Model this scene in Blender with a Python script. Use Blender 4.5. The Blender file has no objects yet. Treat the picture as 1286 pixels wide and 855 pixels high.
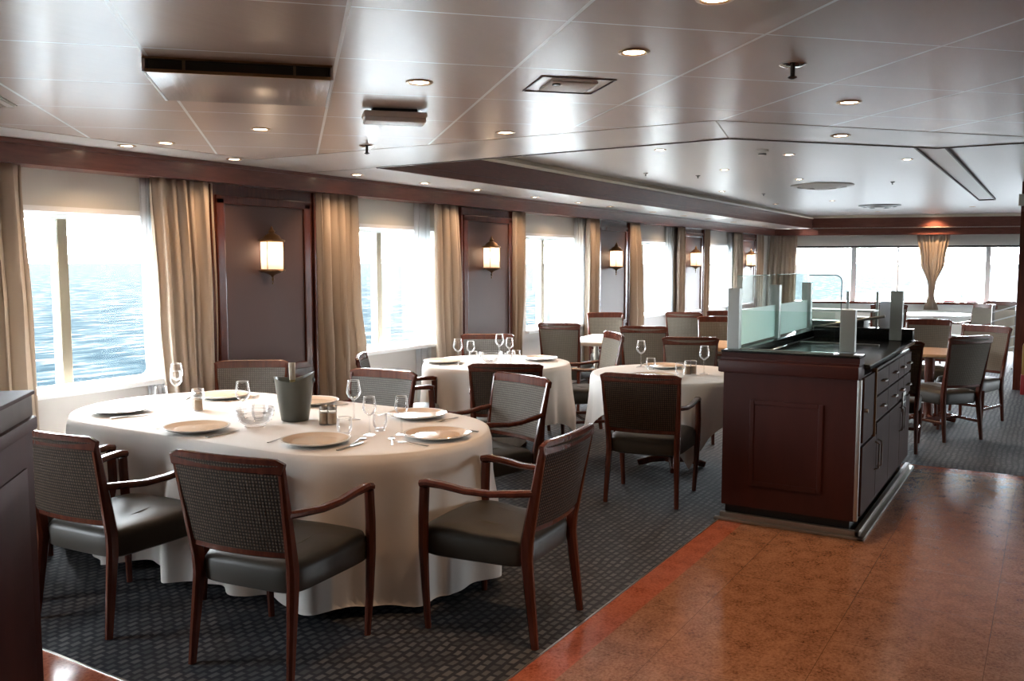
import bpy, bmesh, math, random
from math import sin, cos, pi, radians, sqrt, atan2
from mathutils import Vector, Matrix

random.seed(7)
S = bpy.context.scene
COL = S.collection

# ------------------------------------------------------------------ camera
cam_d = bpy.data.cameras.new('camera'); cam = bpy.data.objects.new('camera', cam_d); COL.objects.link(cam)
cam_d.sensor_width = 36.0; cam_d.lens = 1117.0 / 1286.0 * 36.0
cam_d.clip_start = 0.05; cam_d.clip_end = 20000
AZ, PI_ = radians(31.3), radians(5.01)
fw = Vector((cos(AZ) * cos(PI_), sin(AZ) * cos(PI_), -sin(PI_)))
rt = Vector((sin(AZ), -cos(AZ), 0)); up = rt.cross(fw)
cam.matrix_world = Matrix(((rt.x, up.x, -fw.x, 0), (rt.y, up.y, -fw.y, 0), (rt.z, up.z, -fw.z, 1.65), (0, 0, 0, 1)))
S.camera = cam

# ------------------------------------------------------------------ world, exposure
SKY = 17.0
W = bpy.data.worlds.new('overcast_sky'); S.world = W; W.use_nodes = True
wn = W.node_tree.nodes; bg = wn['Background']
bg.inputs[0].default_value = (0.89, 0.945, 1.0, 1)
# bright haze towards the sun side, low over the sea ahead of the ship
_tc = wn.new('ShaderNodeTexCoord'); _dp = wn.new('ShaderNodeVectorMath'); _dp.operation = 'DOT_PRODUCT'; _dp.inputs[1].default_value = (.97, .10, .22)
_pw = wn.new('ShaderNodeMath'); _pw.operation = 'POWER'; _mx = wn.new('ShaderNodeMath'); _mx.operation = 'MAXIMUM'; _ma = wn.new('ShaderNodeMath'); _ma.operation = 'MULTIPLY_ADD'
_l = W.node_tree.links.new; _l(_tc.outputs['Generated'], _dp.inputs[0]); _l(_dp.outputs['Value'], _mx.inputs[0]); _mx.inputs[1].default_value = 0; _l(_mx.outputs[0], _pw.inputs[0]); _pw.inputs[1].default_value = 5
_l(_pw.outputs[0], _ma.inputs[0]); _ma.inputs[1].default_value = SKY * 1.1; _ma.inputs[2].default_value = SKY; _l(_ma.outputs[0], bg.inputs[1])
S.view_settings.view_transform = 'Standard'; S.view_settings.look = 'None'
S.view_settings.exposure = 1.65; S.view_settings.gamma = 1.0; S.view_settings.use_curve_mapping = False

SPOT_W = 24.0        # recessed ceiling lamps
SCONCE_W = .45
WARM = (1.0, 0.62, 0.36)

def portal(loc, rot, sx, sy):
    d = bpy.data.lights.new('daylight_portal', 'AREA'); d.shape = 'RECTANGLE'; d.size = sx; d.size_y = sy
    d.cycles.is_portal = True
    o = bpy.data.objects.new('daylight_portal', d); o.location = loc; o.rotation_euler = rot; COL.objects.link(o)

# ------------------------------------------------------------------ materials
def mat(name, col=(.5, .5, .5), rough=.5, metal=0.0, spec=.5, coat=0.0, emit=None, es=0.0):
    m = bpy.data.materials.new(name); m.use_nodes = True
    b = m.node_tree.nodes['Principled BSDF']
    b.inputs['Base Color'].default_value = (*col, 1); b.inputs['Roughness'].default_value = rough
    b.inputs['Metallic'].default_value = metal; b.inputs['Specular IOR Level'].default_value = spec
    b.inputs['Coat Weight'].default_value = coat; b.inputs['Coat Roughness'].default_value = .12
    if emit: b.inputs['Emission Color'].default_value = (*emit, 1); b.inputs['Emission Strength'].default_value = es
    return m
class NT:
    def __init__(s, m): s.m = m; s.t = m.node_tree; s.b = s.t.nodes['Principled BSDF']; s.out = s.t.nodes['Material Output']
    def n(s, typ, **kw):
        x = s.t.nodes.new(typ)
        for k, v in kw.items():
            if k.startswith('i_'): x.inputs[k[2:].replace('_', ' ')].default_value = v
            else: setattr(x, k, v)
        return x
    def l(s, a, b): s.t.links.new(a, b)
    def obj(s, scale=(1, 1, 1), rot=(0, 0, 0)):
        tc = s.n('ShaderNodeTexCoord'); mp = s.n('ShaderNodeMapping'); s.l(tc.outputs['Object'], mp.inputs['Vector'])
        mp.inputs['Scale'].default_value = scale; mp.inputs['Rotation'].default_value = rot
        return mp.outputs['Vector']
    def ramp(s, fac, stops, interp='LINEAR'):
        r = s.n('ShaderNodeValToRGB'); s.l(fac, r.inputs['Fac']); r.color_ramp.interpolation = interp
        e = r.color_ramp.elements
        while len(e) < len(stops): e.new(.5)
        for q, (p, c) in zip(e, stops): q.position = p; q.color = (*c, 1)
        return r.outputs['Color']
    def bump(s, h, strength=.3, dist=.01):
        b = s.n('ShaderNodeBump', i_Strength=strength, i_Distance=dist); s.l(h, b.inputs['Height']); s.l(b.outputs['Normal'], s.b.inputs['Normal'])
    def math(s, op, a, b=None):
        x = s.n('ShaderNodeMath', operation=op)
        for i, v in enumerate((a, b)):
            if v is None: continue
            if isinstance(v, (int, float)): x.inputs[i].default_value = v
            else: s.l(v, x.inputs[i])
        return x.outputs[0]
    def noise(s, vec, scale, detail=4, rough=.5):
        x = s.n('ShaderNodeTexNoise', i_Scale=scale, i_Detail=detail, i_Roughness=rough); s.l(vec, x.inputs['Vector']); return x.outputs['Fac']

def wood(name, a, b, rough=.28, scale=(2, 2, 22), coat=.25):
    m = mat(name, a, rough, spec=.32, coat=coat); t = NT(m)
    f = t.noise(t.obj(scale), 3.0, 5, .6)
    t.l(t.ramp(f, [(.3, a), (.7, b)]), t.b.inputs['Base Color'])
    return m
M = {}
M['mahogany'] = wood('mahogany', (.060, .016, .010), (.105, .028, .016), .26, (14, 14, 1.5))
M['mahogany_wall'] = wood('mahogany_wall', (.105, .036, .025), (.16, .055, .038), .30, (2, 14, 14))
M['mahogany_dark'] = wood('mahogany_dark', (.034, .0066, .0048), (.050, .0100, .0068), .46, (2.5, 2.5, .6), .04)
M['cabinet_side'] = wood('cabinet_side', (.032, .0125, .0085), (.048, .020, .0135), .5, (2.5, 2.5, .6), 0)
_b = M['cabinet_side'].node_tree.nodes['Principled BSDF']; _b.inputs['Specular IOR Level'].default_value = .12
M['mahogany_matte'] = wood('mahogany_matte', (.036, .0085, .0065), (.052, .0125, .009), .6, (2.5, 2.5, .6), 0)
M['rim_brown'] = wood('rim_brown', (.075, .050, .042), (.10, .068, .058), .55, (2.5, 2.5, .6), 0)
for _k in ('mahogany_matte', 'rim_brown'): M[_k].node_tree.nodes['Principled BSDF'].inputs['Specular IOR Level'].default_value = .10
M['table_wood'] = wood('table_wood', (.40, .25, .14), (.50, .33, .19), .35, (3, 12, 1), 0)
M['black_base'] = mat('black_base', (.006, .005, .005), .5)
M['leather'] = mat('leather', (.030, .027, .021), .44, spec=.3)
t = NT(M['leather']); t.bump(t.noise(t.obj(), 160, 3), .12, .002)
def cane(name, c1, c2):
    m = mat(name, c1, .7, spec=.15); t = NT(m); v = t.obj()
    s_ = t.n('ShaderNodeSeparateXYZ'); t.l(v, s_.inputs[0])
    a = t.math('SINE', t.math('MULTIPLY', s_.outputs['X'], 2 * pi / .014)); b = t.math('SINE', t.math('MULTIPLY', s_.outputs['Z'], 2 * pi / .014))
    h = t.math('MINIMUM', a, b)
    big = t.noise(v, 60, 2)
    f = t.math('ADD', t.math('MULTIPLY', h, .40), t.math('ADD', t.math('MULTIPLY', big, .45), .36))
    t.l(t.ramp(f, [(.25, c2), (.75, c1)]), t.b.inputs['Base Color']); t.bump(h, .5, .003)
    return m
M['cane'] = cane('woven_cane', (.095, .063, .042), (.020, .014, .010))
M['front_weave'] = cane('grey_front_weave', (.19, .18, .165), (.085, .08, .072))
M['back_cloth'] = cane('grey_upholstery', (.19, .165, .13), (.12, .104, .082))
M['white_cloth'] = mat('white_tablecloth', (.70, .67, .63), .8, spec=.15)
t = NT(M['white_cloth']); t.bump(t.noise(t.obj(), 9, 3), .25, .01)
M['china'] = mat('white_china', (.80, .78, .75), .10, spec=.55)
M['tan_disc'] = mat('tan_disc', (.66, .50, .36), .14, spec=.5)  # plain tan colour of the disc over the plate centres
M['steel'] = mat('polished_steel', (.34, .33, .31), .36, 1.0)
M['brushed'] = mat('brushed_steel', (.44, .46, .44), .42, 1.0)
M['brass'] = mat('antique_brass', (.26, .16, .085), .36, .9)
M['chrome'] = mat('chrome', (.7, .7, .7), .12, 1.0)
M['granite'] = mat('black_granite', (.010, .011, .010), .20, spec=.16)
t = NT(M['granite']); t.l(t.ramp(t.noise(t.obj(), 260, 2), [(.45, (.006, .007, .007)), (.75, (.035, .036, .034))]), t.b.inputs['Base Color'])
M['wall_paint'] = mat('pale_wall_paint', (.62, .62, .58), .6)
M['wall_low'] = mat('wall_below_sill', (.60, .55, .51), .6)
M['wall_room'] = mat('room_wall_paint', (.36, .27, .22), .6)
M['white_frame'] = mat('white_window_frame', (.80, .82, .83), .35)
M['alu'] = mat('brown_aluminium', (.24, .20, .14), .4, .6)
M['panel'] = mat('mauve_wall_covering', (.095, .058, .054), .5, spec=.25)
t = NT(M['panel']); t.bump(t.noise(t.obj(), 220, 2), .08, .002)
M['cream'] = mat('cream_cove', (.62, .56, .46), .5)
M['slot'] = mat('dark_gap', (.010, .009, .008), .8)
M['trimline'] = mat('dark_trim_edge', (.045, .016, .016), .5)
M['duct'] = mat('grey_duct', (.06, .062, .05), .7)
M['bucket'] = mat('grey_green_bucket', (.085, .088, .072), .34, spec=.5)
M['foil'] = mat('gold_foil', (.55, .42, .20), .35, .6)
M['label_cream'] = mat('cream_bottle_neck', (.80, .68, .52), .5)
M['bottle'] = mat('dark_green_bottle', (.02, .03, .012), .08)
M['red'] = mat('red_plastic', (.28, .022, .022), .4)
M['yellow'] = mat('yellow_board', (.30, .17, .03), .5)
M['paper'] = mat('white_card', (.72, .74, .78), .6)
M['navy'] = mat('navy_plastic', (.02, .025, .12), .5)
M['green'] = mat('green_plastic', (.0, .22, .12), .4)
M['plastic'] = mat('white_plastic', (.70, .68, .64), .4)
M['dark_metal'] = mat('dark_metal', (.05, .052, .05), .4, .7)
M['pepper'] = mat('peppercorns', (.36, .25, .16), .7)
M['salt'] = mat('salt', (.52, .40, .28), .7)
M['frost'] = mat('frosted_glass', (.84, .93, .92), .45, spec=.5)
t = NT(M['frost']); tr = t.n('ShaderNodeBsdfTranslucent'); tr.inputs[0].default_value = (.86, .96, .95, 1); mx = t.n('ShaderNodeMixShader', i_Fac=.5)
t.l(t.b.outputs[0], mx.inputs[1]); t.l(tr.outputs[0], mx.inputs[2]); t.l(mx.outputs[0], t.out.inputs[0])
def thin_glass(name, tint, refl=1.0, rough=.0, ior=1.5):
    m = bpy.data.materials.new(name); m.use_nodes = True; nt = m.node_tree; nt.nodes.remove(nt.nodes['Principled BSDF'])
    tp = nt.nodes.new('ShaderNodeBsdfTransparent'); tp.inputs[0].default_value = (*tint, 1)
    gl = nt.nodes.new('ShaderNodeBsdfGlossy'); gl.inputs['Roughness'].default_value = rough
    fr = nt.nodes.new('ShaderNodeFresnel'); fr.inputs[0].default_value = ior
    mu = nt.nodes.new('ShaderNodeMath'); mu.operation = 'MULTIPLY'; mu.inputs[1].default_value = refl
    mx = nt.nodes.new('ShaderNodeMixShader'); nt.links.new(fr.outputs[0], mu.inputs[0]); nt.links.new(mu.outputs[0], mx.inputs[0])
    nt.links.new(tp.outputs[0], mx.inputs[1]); nt.links.new(gl.outputs[0], mx.inputs[2]); nt.links.new(mx.outputs[0], nt.nodes['Material Output'].inputs[0])
    return m
def drinking_glass(name, k):  # edges whitened in the colour, standing in for refracted window light
    m = thin_glass(name, (.97, .97, .97), .55, .02, 1.5); nt = m.node_tree; out = nt.nodes['Material Output']; prev = out.inputs[0].links[0].from_socket
    lw = nt.nodes.new('ShaderNodeLayerWeight'); lw.inputs[0].default_value = .5; pw = nt.nodes.new('ShaderNodeMath'); pw.operation = 'POWER'; pw.inputs[1].default_value = 3.0
    mu = nt.nodes.new('ShaderNodeMath'); mu.operation = 'MULTIPLY'; mu.inputs[1].default_value = k; tr = nt.nodes.new('ShaderNodeBsdfTranslucent'); tr.inputs[0].default_value = (.95, .95, .95, 1)
    df = nt.nodes.new('ShaderNodeBsdfDiffuse'); df.inputs[0].default_value = (.95, .95, .95, 1); ad = nt.nodes.new('ShaderNodeMixShader'); ad.inputs[0].default_value = .6; mx = nt.nodes.new('ShaderNodeMixShader')
    L = nt.links.new; L(lw.outputs['Facing'], pw.inputs[0]); L(pw.outputs[0], mu.inputs[0]); L(mu.outputs[0], mx.inputs[0]); L(df.outputs[0], ad.inputs[1]); L(tr.outputs[0], ad.inputs[2])
    L(prev, mx.inputs[1]); L(ad.outputs[0], mx.inputs[2]); L(mx.outputs[0], out.inputs[0]); return m
M['window_glass'] = thin_glass('window_glass', (.97, .98, .98), .10)
M['screen_glass'] = thin_glass('screen_glass', (.90, .96, .94), .30)
M['glass_edge'] = mat('glass_edge', (.22, .38, .34), .2)
M['tumbler_glass'] = drinking_glass('drinking_glass', .75)
def drape(name, col, tcol, fac):
    m = mat(name, col, .85, spec=.1); t = NT(m); tr = t.n('ShaderNodeBsdfTranslucent'); tr.inputs[0].default_value = (*tcol, 1)
    mx = t.n('ShaderNodeMixShader', i_Fac=fac); t.l(t.b.outputs[0], mx.inputs[1]); t.l(tr.outputs[0], mx.inputs[2]); t.l(mx.outputs[0], t.out.inputs[0])
    return m
M['curtain'] = drape('beige_curtain', (.48, .40, .32), (.44, .37, .30), .2)
M['sheer'] = drape('white_sheer', (.70, .72, .74), (.75, .78, .8), .5)
M['shade'] = drape('opal_glass_shade', (.72, .69, .65), (.85, .78, .70), .65)
t = NT(M['shade']); prev = t.out.inputs[0].links[0].from_socket; tp = t.n('ShaderNodeBsdfTransparent'); mx = t.n('ShaderNodeMixShader', i_Fac=.16); t.l(prev, mx.inputs[1]); t.l(tp.outputs[0], mx.inputs[2]); t.l(mx.outputs[0], t.out.inputs[0])
M['bulb'] = mat('lamp_bulb', (1, 1, 1), .5, emit=(1, .80, .58), es=16)
M['lens'] = mat('downlight_lens', (1, 1, 1), .5, emit=(1, .78, .55), es=14)
M['rim'] = mat('downlight_rim', (.45, .30, .18), .3, .8)

# ceiling: satin white metal tiles with pale joints, laid at 45 degrees to the window wall
def ceiling_mat(name, col, rough, grid, spec=.8):
    m = mat(name, col, rough, spec=spec); t = NT(m); v = t.obj()
    s_ = t.n('ShaderNodeSeparateXYZ'); t.l(v, s_.inputs[0])
    wav = t.noise(t.obj((1.0, 9.0, 1), (0, 0, radians(45))), 2.2, 3)
    if grid:
        fs = []
        for op, off, w in (('SUBTRACT', .24, .010), ('ADD', .02, .006)):
            u = t.math('DIVIDE', t.math('SUBTRACT', t.math(op, s_.outputs['X'], s_.outputs['Y']), off), .96)
            d = t.math('ABSOLUTE', t.math('SUBTRACT', u, t.math('ROUND', u)))
            fs.append(t.math('LESS_THAN', d, w))
        g = t.math('MAXIMUM', fs[0], fs[1])
        mx = t.n('ShaderNodeMix', data_type='RGBA'); t.l(g, mx.inputs[0]); mx.inputs[6].default_value = (*col, 1); mx.inputs[7].default_value = (.80, .80, .78, 1)
        t.l(mx.outputs[2], t.b.inputs['Base Color'])
        t.bump(t.math('ADD', t.math('MULTIPLY', wav, .6), t.math('MULTIPLY', g, .25)), .10, .02)
    else: t.bump(wav, .12, .02)
    return m
M['tiles'] = ceiling_mat('ceiling_tiles', (.47, .375, .32), .26, True)
M['tiles_plain'] = ceiling_mat('ceiling_border_panels', (.50, .46, .43), .28, False)
M['tiles_high'] = ceiling_mat('raised_ceiling_planks', (.50, .48, .46), .34, False, 1.0)
M['tile_flap'] = ceiling_mat('ceiling_flap', (.44, .375, .335), .22, False)

# floor materials
M['carpet'] = mat('woven_block_carpet', (.08, .08, .08), .75, spec=.35)
t = NT(M['carpet']); v = t.obj((1, 1, 1), (0, 0, radians(0)))
nz = t.n('ShaderNodeTexNoise', i_Scale=5.0, i_Detail=2); t.l(v, nz.inputs['Vector'])
ad = t.n('ShaderNodeVectorMath', operation='MULTIPLY_ADD'); t.l(nz.outputs['Color'], ad.inputs[0]); ad.inputs[1].default_value = (.05, .05, 0); t.l(v, ad.inputs[2])
br = t.n('ShaderNodeTexBrick', offset=.5, i_Scale=1.0); br.inputs['Brick Width'].default_value = .058; br.inputs['Row Height'].default_value = .042
br.inputs['Mortar Size'].default_value = .011; br.inputs['Mortar Smooth'].default_value = .4; br.inputs['Bias'].default_value = -.1
br.inputs['Color1'].default_value = (.080, .079, .078, 1); br.inputs['Color2'].default_value = (.025, .027, .031, 1); br.inputs['Mortar'].default_value = (.005, .006, .011, 1)
t.l(ad.outputs[0], br.inputs['Vector']); t.l(br.outputs['Color'], t.b.inputs['Base Color'])
t.bump(br.outputs['Fac'], -.35, .006)
def granite(name, a, b, c, rough):
    m = mat(name, a, rough, spec=.38); t = NT(m); v = t.obj((1, 1, 1))
    f1 = t.noise(v, 70, 4, .7); f2 = t.noise(v, 9, 5, .65)
    f = t.math('ADD', t.math('MULTIPLY', f1, .65), t.math('MULTIPLY', f2, .45))
    t.l(t.ramp(f, [(.40, c), (.50, a), (.64, b)]), t.b.inputs['Base Color'])
    return m
M['marble'] = granite('brown_granite_slabs', (.20, .088, .043), (.30, .150, .082), (.085, .036, .019), .20)
t = NT(M['marble'])
s_ = t.n('ShaderNodeSeparateXYZ'); t.l(t.obj(), s_.inputs[0])
fs = []
for ax, off, per in (('X', .35, .6), ('Y', .17, .6)):
    u = t.math('DIVIDE', t.math('SUBTRACT', s_.outputs[ax], off), per); d = t.math('ABSOLUTE', t.math('SUBTRACT', u, t.math('ROUND', u))); fs.append(t.math('LESS_THAN', d, .0022))
g = t.math('MAXIMUM', fs[0], fs[1]); mx = t.n('ShaderNodeMix', data_type='RGBA'); t.l(g, mx.inputs[0])
src = t.b.inputs['Base Color'].links[0].from_socket; t.l(src, mx.inputs[6]); mx.inputs[7].default_value = (.10, .045, .02, 1); t.l(mx.outputs[2], t.b.inputs['Base Color'])
M['marble_red'] = granite('red_granite_border', (.27, .075, .040), (.36, .115, .062), (.15, .036, .02), .15)
M['grey_strip'] = mat('steel_strip', (.35, .33, .30), .3, .9)
M['sea'] = mat('sea_water', (.10, .20, .27), .50, spec=.0)
t = NT(M['sea']); v = t.obj((1, 1, 1))
vs = t.obj((.06, .17, 1), (0, 0, radians(-45)))
w1 = t.noise(vs, 2.2, 6, .62)
s_ = t.n('ShaderNodeSeparateXYZ'); t.l(v, s_.inputs[0])
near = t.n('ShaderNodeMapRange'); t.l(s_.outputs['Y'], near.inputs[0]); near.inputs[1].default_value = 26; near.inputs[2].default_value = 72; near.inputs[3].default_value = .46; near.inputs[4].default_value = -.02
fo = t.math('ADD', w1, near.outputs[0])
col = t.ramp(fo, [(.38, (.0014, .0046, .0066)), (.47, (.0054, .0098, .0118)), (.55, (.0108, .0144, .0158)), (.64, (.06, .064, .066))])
t.l(col, t.b.inputs['Base Color']); t.bump(w1, .6, 1.2)
gl = t.n('ShaderNodeBsdfGlossy', i_Roughness=.25); fr = t.n('ShaderNodeFresnel', i_IOR=1.2); mx = t.n('ShaderNodeMixShader')
t.l(t.math('MULTIPLY', fr.outputs[0], .012), mx.inputs[0]); t.l(t.b.outputs[0], mx.inputs[1]); t.l(gl.outputs[0], mx.inputs[2]); t.l(mx.outputs[0], t.out.inputs[0])

# ------------------------------------------------------------------ mesh builder
def mkobj(name, bm, m, parent=None, smooth=True, angle=40):
    me = bpy.data.meshes.new(name)
    bmesh.ops.recalc_face_normals(bm, faces=bm.faces[:])
    if smooth:
        for f in bm.faces: f.smooth = True
        for e in bm.edges:
            if len(e.link_faces) == 2 and e.calc_face_angle(0) > radians(angle): e.smooth = False
    bm.to_mesh(me); bm.free()
    for x in (m if isinstance(m, (list, tuple)) else [m]): me.materials.append(M[x])
    o = bpy.data.objects.new(name, me); COL.objects.link(o)
    if parent: o.parent = parent
    return o
class MB:
    def __init__(s): s.bm = bmesh.new()
    def box(s, x0, x1, y0, y1, z0, z1, bev=0.0, mi=0, mtx=None):
        t = bmesh.new()
        vs = [t.verts.new((x, y, z)) for z in (z0, z1) for y in (y0, y1) for x in (x0, x1)]
        for q in ((0, 1, 3, 2), (4, 6, 7, 5), (0, 4, 5, 1), (2, 3, 7, 6), (0, 2, 6, 4), (1, 5, 7, 3)): t.faces.new([vs[i] for i in q])
        if bev: bmesh.ops.bevel(t, geom=t.edges[:], offset=bev, segments=2, affect='EDGES', profile=.6)
        if mtx: t.transform(mtx)
        s._add(t, mi); return s
    def _add(s, t, mi=0):
        t.verts.index_update(); mp = [s.bm.verts.new(v.co) for v in t.verts]
        for f in t.faces:
            try: nf = s.bm.faces.new([mp[v.index] for v in f.verts]); nf.material_index = mi
            except ValueError: pass
        t.free()
    def grid(s, rows, closed=False, mi=0):
        R = [[s.bm.verts.new(p) for p in r] for r in rows]
        for a, b in zip(R[:-1], R[1:]):
            n = len(a)
            for i in range(n if closed else n - 1):
                q = [a[i], a[(i + 1) % n], b[(i + 1) % n], b[i]]
                try: f = s.bm.faces.new(q); f.material_index = mi
                except ValueError: pass
        return R
    def cap(s, ring, mi=0):
        try: f = s.bm.faces.new(ring); f.material_index = mi
        except ValueError: pass
    def lathe(s, prof, n=24, c=(0, 0, 0), caps=True, mi=0, sx=1.0, a0=0, a1=2 * pi):
        full = abs(a1 - a0 - 2 * pi) < 1e-6; k = n if full else n + 1
        rows = [[(c[0] + sx * max(r, 1e-4) * cos(a0 + (a1 - a0) * i / n), c[1] + max(r, 1e-4) * sin(a0 + (a1 - a0) * i / n), c[2] + z) for i in range(k)] for r, z in prof]
        R = s.grid(rows, full, mi)
        if caps: s.cap(R[0], mi); s.cap(R[-1], mi)
        return s
    def sweep(s, path, ref=(1, 0, 0), mi=0, rnd=.3):
        # path: (x, y, z, width along ref, thickness) with rounded rectangular section
        P = [Vector(p[:3]) for p in path]; rows = []; ref = Vector(ref)
        for i, p in enumerate(path):
            t = (P[min(i + 1, len(P) - 1)] - P[max(i - 1, 0)]).normalized()
            a = (ref - t * ref.dot(t)).normalized(); b = t.cross(a)
            w, h = p[3] / 2, p[4] / 2; r = min(w, h) * rnd * 2
            pts = [(w - r, -h), (w, -h + r), (w, h - r), (w - r, h), (-w + r, h), (-w, h - r), (-w, -h + r), (-w + r, -h)]
            rows.append([P[i] + a * x + b * y for x, y in pts])
        R = s.grid(rows, True, mi); s.cap(R[0], mi); s.cap(R[-1], mi); return s
    def tube(s, path, r, n=10, mi=0):
        P = [Vector(p) for p in path]; rows = []; a = None
        for i in range(len(P)):
            t = (P[min(i + 1, len(P) - 1)] - P[max(i - 1, 0)]).normalized()
            if a is None: a = t.orthogonal().normalized()
            a = (a - t * a.dot(t)).normalized(); b = t.cross(a)
            rr = r[i] if isinstance(r, (list, tuple)) else r
            rows.append([P[i] + (a * cos(2 * pi * k / n) + b * sin(2 * pi * k / n)) * rr for k in range(n)])
        R = s.grid(rows, True, mi); s.cap(R[0], mi); s.cap(R[-1], mi); return s
    def poly(s, pts, mi=0):
        f = s.bm.faces.new([s.bm.verts.new(p) for p in pts]); f.material_index = mi; return s
    def prism(s, pts, z0, z1, mi=0):
        a = [s.bm.verts.new((x, y, z0)) for x, y in pts]; b = [s.bm.verts.new((x, y, z1)) for x, y in pts]
        n = len(pts)
        for i in range(n): s.bm.faces.new([a[i], a[(i + 1) % n], b[(i + 1) % n], b[i]]).material_index = mi
        s.bm.faces.new(a).material_index = mi; s.bm.faces.new(b).material_index = mi; return s
    def build(s, name, m, parent=None, smooth=True, angle=40): return mkobj(name, s.bm, m, parent, smooth, angle)

def tag(o, label=None, cat=None, group=None, kind=None):
    if label: o['label'] = label
    if cat: o['category'] = cat
    if group: o['group'] = group
    if kind: o['kind'] = kind
    return o
def thing(name, label, cat, loc=(0, 0, 0), rz=0.0, group=None):
    o = bpy.data.objects.new(name, None); o.empty_display_size = .1; COL.objects.link(o)
    o.location = loc; o.rotation_euler = (0, 0, rz)
    return tag(o, label, cat, group)
def setting(name, loc=(0, 0, 0), rz=0.0):
    o = bpy.data.objects.new(name, None); COL.objects.link(o); o.location = loc; o.rotation_euler = (0, 0, rz); o['kind'] = 'structure'; return o
def struct(name, mb, m, smooth=False):
    o = mb.build(name, m, None, smooth); o['kind'] = 'structure'; return o
def copy_tree(o, parent=None):
    c = o.copy(); COL.objects.link(c)
    if parent: c.parent = parent
    for ch in list(o.children): copy_tree(ch, c)
    return c
USED = {}
def place(proto, loc, rz, label, group=None):
    if proto.name not in USED: o = proto; USED[proto.name] = 1
    else: o = copy_tree(proto)
    o.location = loc; o.rotation_euler = (0, 0, rz); o['label'] = label
    if group: o['group'] = group
    return o

# ================================================================== ROOM SHELL
PER = 3.35                                    # bay length along the window wall
ZC, ZH, ZT = 2.40, 2.68, 2.25                 # ceiling, raised ceiling, underside of pelmet
FW0 = Vector((20.4, 5.6)); FD = Vector((.29, -.957)).normalized()   # far window wall: start and direction
FRZ = atan2(FD.y, FD.x)

# floor
mb = MB(); mb.poly([(2.1, 5.9, 0), (2.1, 1.78, 0), (7.85, 1.78, 0), (7.85, -9, 0), (27, -9, 0), (22, 5.9, 0)]); struct('floor', mb, 'carpet')
mb = MB(); mb.poly([(-4, 5.9, 0), (-4, -9, 0), (7.69, -9, 0), (7.69, 1.62, 0), (1.94, 1.62, 0), (1.94, 5.9, 0)]); struct('floor_marble', mb, 'marble')
mb = MB(); mb.poly([(1.94, 5.9, 0), (1.94, 1.62, 0), (7.69, 1.62, 0), (7.69, -9, 0), (7.85, -9, 0), (7.85, 1.78, 0), (2.1, 1.78, 0), (2.1, 5.9, 0)]); struct('floor_border', mb, 'marble_red')
mb = MB(); mb.box(2.095, 5.5, 1.776, 1.784, 0, .004); mb.box(2.096, 2.104, 1.776, 5.6, 0, .004); struct('trim_1', mb, 'grey_strip')

# lower ceiling, plain border, raised ceiling
cA, cB, cC = (5.56, 4.62), (5.39, 1.73), (6.55, .707)
mb = MB(); mb.poly([(-4, 5.02, ZC), (4.66, 5.02, ZC), (4.66, 1.57, ZC), (6.3, .12, ZC), (6.3, -9, ZC), (-4, -9, ZC)]); struct('ceiling', mb, 'tiles')
mb = MB()
mb.poly([(-4, 5.6, ZC), (-4, 5.02, ZC), (4.66, 5.02, ZC), (4.66, 5.6, ZC)])
mb.poly([(4.66, 5.6, ZC), (4.66, 1.57, ZC), (*cB, ZC), (*cA, ZC), (5.56, 5.6, ZC)])
mb.poly([(4.66, 1.57, ZC), (6.3, .12, ZC), (6.55, .12, ZC), (*cC, ZC), (*cB, ZC)])
mb.poly([(6.3, .12, ZC), (6.3, -9, ZC), (6.55, -9, ZC), (6.55, .12, ZC)])
mb.poly([(5.56, 5.6, ZC), (*cA, ZC), (20.25, 4.62, ZC), (20.4, 5.6, ZC)])
struct('ceiling_border', mb, 'tiles_plain')
fe = lambda k, off=0: (FW0 + FD * k - Vector((FD.y, -FD.x)) * off)   # point on the far wall, off metres into the room
mb = MB(); mb.poly([(5.2, 4.7, ZH), (5.2, -9, ZH), (27, -9, ZH), (21.5, 4.7, ZH)]); struct('ceiling_raised', mb, 'tiles_high')
# faces of the raised recess: mahogany below, cream cove above
mb = MB(); mb.box(5.56, 20.5, 4.62, 4.66, ZC + .001, 2.605); mb.box(5.56, 20.5, 4.612, 4.63, 2.452, 2.462); mb.box(5.56, 20.5, 4.614, 4.64, ZC - .006, ZC + .02); struct('trim_2', mb, 'mahogany_wall')
mb = MB(); mb.grid([[(5.56, 4.60, 2.605), (20.5, 4.60, 2.605)], [(5.56, 4.59, 2.63), (20.5, 4.59, 2.63)], [(5.56, 4.62, 2.655), (20.5, 4.62, 2.655)], [(5.56, 4.63, ZH), (20.5, 4.63, ZH)]]); mb.box(5.56, 20.5, 4.60, 4.66, 2.605, 2.609); struct('trim_3', mb, 'cream')
mb = MB()
for a, b in ((cA, cB), (cB, cC), (cC, (6.55, -9))):
    d = (Vector(b) - Vector(a)).normalized(); n = Vector((d.y, -d.x)) * -1
    q = [Vector(a), Vector(b), Vector(b) - n * .03, Vector(a) - n * .03]
    mb.prism([(p.x, p.y) for p in q], ZC - .004, ZH)
struct('trim_4', mb, 'trimline')
mb = MB()
for a, b in (((-4, 5.02), (4.66, 5.02)), ((4.66, 5.02), (4.66, 1.57)), ((4.66, 1.57), (6.3, .12)), ((6.3, .12), (6.3, -9)), ((4.66, 1.57), cB), ((5.56, 5.4), cA)):
    d = (Vector(b) - Vector(a)).normalized(); n = Vector((d.y, -d.x)) * .004
    mb.prism([(p.x, p.y) for p in (Vector(a) + n, Vector(b) + n, Vector(b) - n, Vector(a) - n)], ZC - .0015, ZC + .004)
struct('trim_6', mb, 'alu')

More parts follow.
